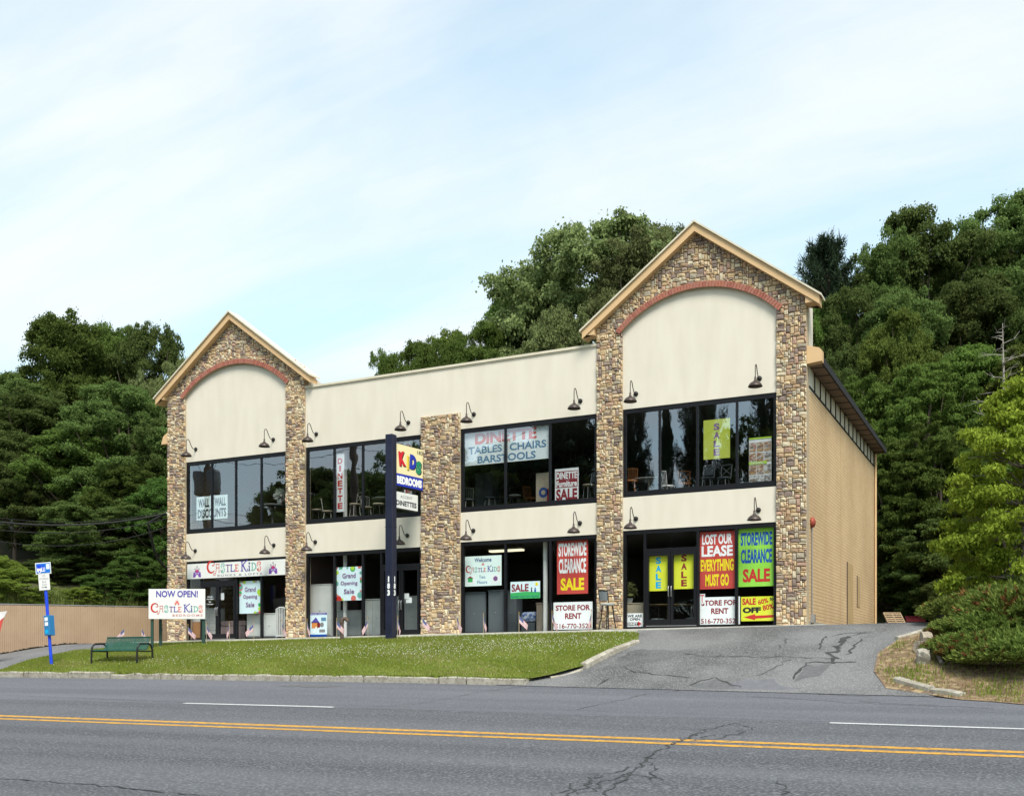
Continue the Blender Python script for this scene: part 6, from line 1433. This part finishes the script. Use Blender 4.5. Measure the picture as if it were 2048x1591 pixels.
JV = [juniper(41, 1.5, .72, 360), juniper(42, 1.4, .62, 330), juniper(43, 1.6, .8, 380)]
JL = ['leftmost juniper reaching over the driveway edge', 'juniper behind the rubble pile', 'juniper at the top of the bank', 'low juniper in the front middle of the bed', 'juniper in the front right of the bed', 'juniper at the right edge of the picture', 'tall juniper at the back right of the bed', 'juniper between the front and back rows', 'back juniper under the dogwood', 'far right back juniper',
      'small juniper right of the fallen post', 'juniper in the centre of the bed', 'low juniper right of the centre', 'raised juniper below the dogwood trunk']
for i, (px, py, sc3, k) in enumerate(((1918, 26.8, .60, 0), (1938, 25.0, .62, 1), (1985, 27.2, .80, 2), (1952, 23.4, .56, 1), (2000, 22.8, .64, 0), (2062, 22.6, .75, 2), (2060, 25.0, .95, 2), (1995, 24.6, .72, 0), (2035, 28.4, 1.05, 2), (2115, 26.2, 1.1, 1), (1922, 23.9, .50, 0), (1972, 23.5, .62, 2), (2038, 23.2, .72, 1), (2015, 26.4, .9, 0))):
    p = at(px, HY, py); p.z = bank_z(p.x, p.y); t = empty('juniper', (p.x, p.y, p.z - .03), i * 1.3, JL[i], 'shrub', 'spreading junipers on the bank'); t.scale = (sc3, sc3, sc3 * (.85 if i % 3 else 1.0))
    for nme, me in zip(('foliage', 'dead_foliage', 'branches'), JV[k]): link(nme, me, t)
# bushes beyond the fence
for i, (px, py, hp, d, v_, lf_, lab) in enumerate(((35, 1138, 70, 43, 2, 'leaf_bush', 'yellow green bush over the fence at the far left'), (-15, 1108, 60, 44, 0, 'leaf_bush', 'larger yellow green bush cut by the left edge'), (165, 1172, 34, 44.5, 0, 'leaf_bush', 'small weedy bush above the middle of the fence'), (275, 1112, 75, 47, 2, 'leaf_ivy', 'ivy covered mound beside the left tower'), (215, 1142, 60, 46, 0, 'leaf_ivy', 'low ivy mound left of the larger one'), (322, 1125, 55, 46.6, 3, 'leaf_ivy', 'ivy thicket touching the stone tower'), (100, 1120, 70, 52, 2, 'leaf_oak', 'dark thicket behind the bus stop sign'))):
    tree(px, py, hp, d, v_, lf_, lab, 'bush', 'bushes beyond the tan fence', 'bush', sink=.6)
# understory on the right
for i, (px, py, hp, d, v_, lf_, lab) in enumerate(((1780, 1170, 50, 50, 0, 'leaf_oak', 'dark bush behind the pallets'), (1850, 1165, 50, 46, 2, 'leaf_ivy', 'bush right of the red pallet'), (1910, 1150, 60, 40, 0, 'leaf_oak', 'dark bush left of the dogwood trunk'), (2040, 1150, 70, 38, 2, 'leaf_ivy', 'bush behind the dogwood trunk'), (1975, 1160, 60, 37, 0, 'leaf_oak', 'dark bush between the dogwood and the driveway end'))):
    tree(px, py, hp, d, v_, lf_, lab, 'bush', 'bushes under the hillside trees', 'bush', sink=.5)
# across the road, behind the viewpoint: what the shop windows mirror
def mirror_spot(px, n):       # plan position seen in the glass at column px, n metres in front of the shop
    f = X(px); k = (30.65 + n) / 30.65; return CAM.x + (f - CAM.x) * k, -n
def back_tree(px, n, h, wd, var, leaf, label, name='tree'):
    x, y = mirror_spot(px, n); t = empty(name, (x, y, -.1), px * .01, label, 'tree', 'trees across the road')
    cm, tm = PINES[var - 100] if var >= 100 else VAR[var]
    c = link('crown', cm, t); c.scale = (wd, wd, h); c.material_slots[0].link = 'OBJECT'; c.material_slots[0].material = M[leaf]; k = link('trunk', tm, t); k.scale = (wd, wd, h)
for i, (px, n, h, wd, v_, lf_) in enumerate(((572, 48, 18, 10, 0, 'leaf_oak'), (510, 56, 11, 11, 2, 'leaf_oak'), (420, 60, 8, 14, 0, 'leaf_oak'), (632, 50, 20, 13, 3, 'leaf_oak'), (700, 60, 15, 12, 1, 'leaf_oak'), (750, 48, 19, 13, 0, 'leaf_oak'), (815, 52, 20, 12, 1, 'leaf_oak'), (900, 48, 19, 13, 3, 'leaf_oak'), (970, 50, 21, 14, 0, 'leaf_oak'),
        (1060, 50, 20, 13, 2, 'leaf_oak'), (1150, 46, 22, 12, 5, 'leaf_pine'), (1266, 48, 25, 5, 101, 'leaf_pine'), (1332, 46, 21, 2.6, 100, 'leaf_pine'), (1405, 48, 27, 6.5, 101, 'leaf_pine'), (1390, 62, 11, 12, 0, 'leaf_oak'), (1462, 56, 20, 5, 100, 'leaf_pine'), (1535, 50, 26, 5.5, 101, 'leaf_pine'), (1640, 50, 22, 12, 0, 'leaf_oak'), (1230, 60, 14, 14, 2, 'leaf_oak'), (1500, 62, 14, 14, 2, 'leaf_oak'), (340, 60, 10, 14, 3, 'leaf_oak'))):
    win = 'left tower' if px < 600 else 'window by the pylon' if px < 780 else 'panes behind the pylon' if px < 900 else 'wide dinette window' if px < 1200 else 'right tower'
    back_tree(px, n, h, wd, v_, lf_, ('pine' if v_ >= 100 else 'low leafy tree' if h < 15 else 'tall leafy tree') + ' across the road, mirrored in the ' + win, 'tree' if v_ < 100 else 'pine_tree')
x_, y_ = mirror_spot(412, 27); upo = empty('utility_pole', (x_, y_, 0), 0, 'wooden utility pole with transformers across the road, mirrored upper left', 'pole')
MB().tube([(0, 0, -.5), (0, 0, 19.5)], [.26, .2], 10).build('pole', 'trunk', upo); MB().box(-1.3, 1.3, -.06, .06, 18.4, 18.55).build('crossarm', 'trunk', upo)
for sx in (-.62, .62): MB().lathe([(0, 13.7), (.46, 13.7), (.48, 13.8), (.48, 15.2), (.4, 15.35), (0, 15.4)], 16, mtx=Matrix.Translation((sx, 0, 0))).build('transformer', 'cabinet_slate', upo); MB().tube([(sx, 0, 15.4), (sx * 1.6, 0, 16.2), (sx * .9, 0, 16.9), (sx * 1.6, 0, 18.4)], .02, 5).build('jumper', 'cable', upo)
x2, y2 = mirror_spot(705, 27); up2 = empty('utility_pole', (x2, y2, 0), 0, 'plain wooden utility pole across the road, mirrored beside the white column', 'pole'); MB().tube([(0, 0, -.5), (0, 0, 18.6)], [.26, .2], 10).build('pole', 'trunk', up2); MB().box(-1.3, 1.3, -.06, .06, 18.0, 18.15).build('crossarm', 'trunk', up2)
ov = empty('power_line', (x_, y_, 0), 0, 'power lines strung between the poles across the road', 'cable')
for k, (hh, s) in enumerate(((18.5, .5), (17.6, .6), (16.2, .7), (12.6, .8), (12.0, .9))):
    a = Vector((0, 0, hh)); b = Vector((x2 - x_, y2 - y_, hh - .3)); MB().tube(sag(a, b, s), .02, 4).build('wire', 'cable', ov); MB().tube(sag(a, -b + Vector((0, 0, 2 * hh)), s), .02, 4).build('wire', 'cable', ov)
    MB().tube(sag(b, b * 2 - a, s), .02, 4).build('wire', 'cable', ov)
same = {}
for o in bpy.data.objects:
    if o.get('group') == 'trees across the road': same.setdefault(o['label'], []).append(o)
for lab, os_ in same.items():
    if len(os_) > 1:
        os_.sort(key=lambda o: (o.location.x - CAM.x) / (30.65 - o.location.y))
        for k, o in enumerate(os_): o['label'] = lab + ', ' + ['leftmost', 'second from left', 'third from left', 'fourth from left', 'fifth from left'][k]
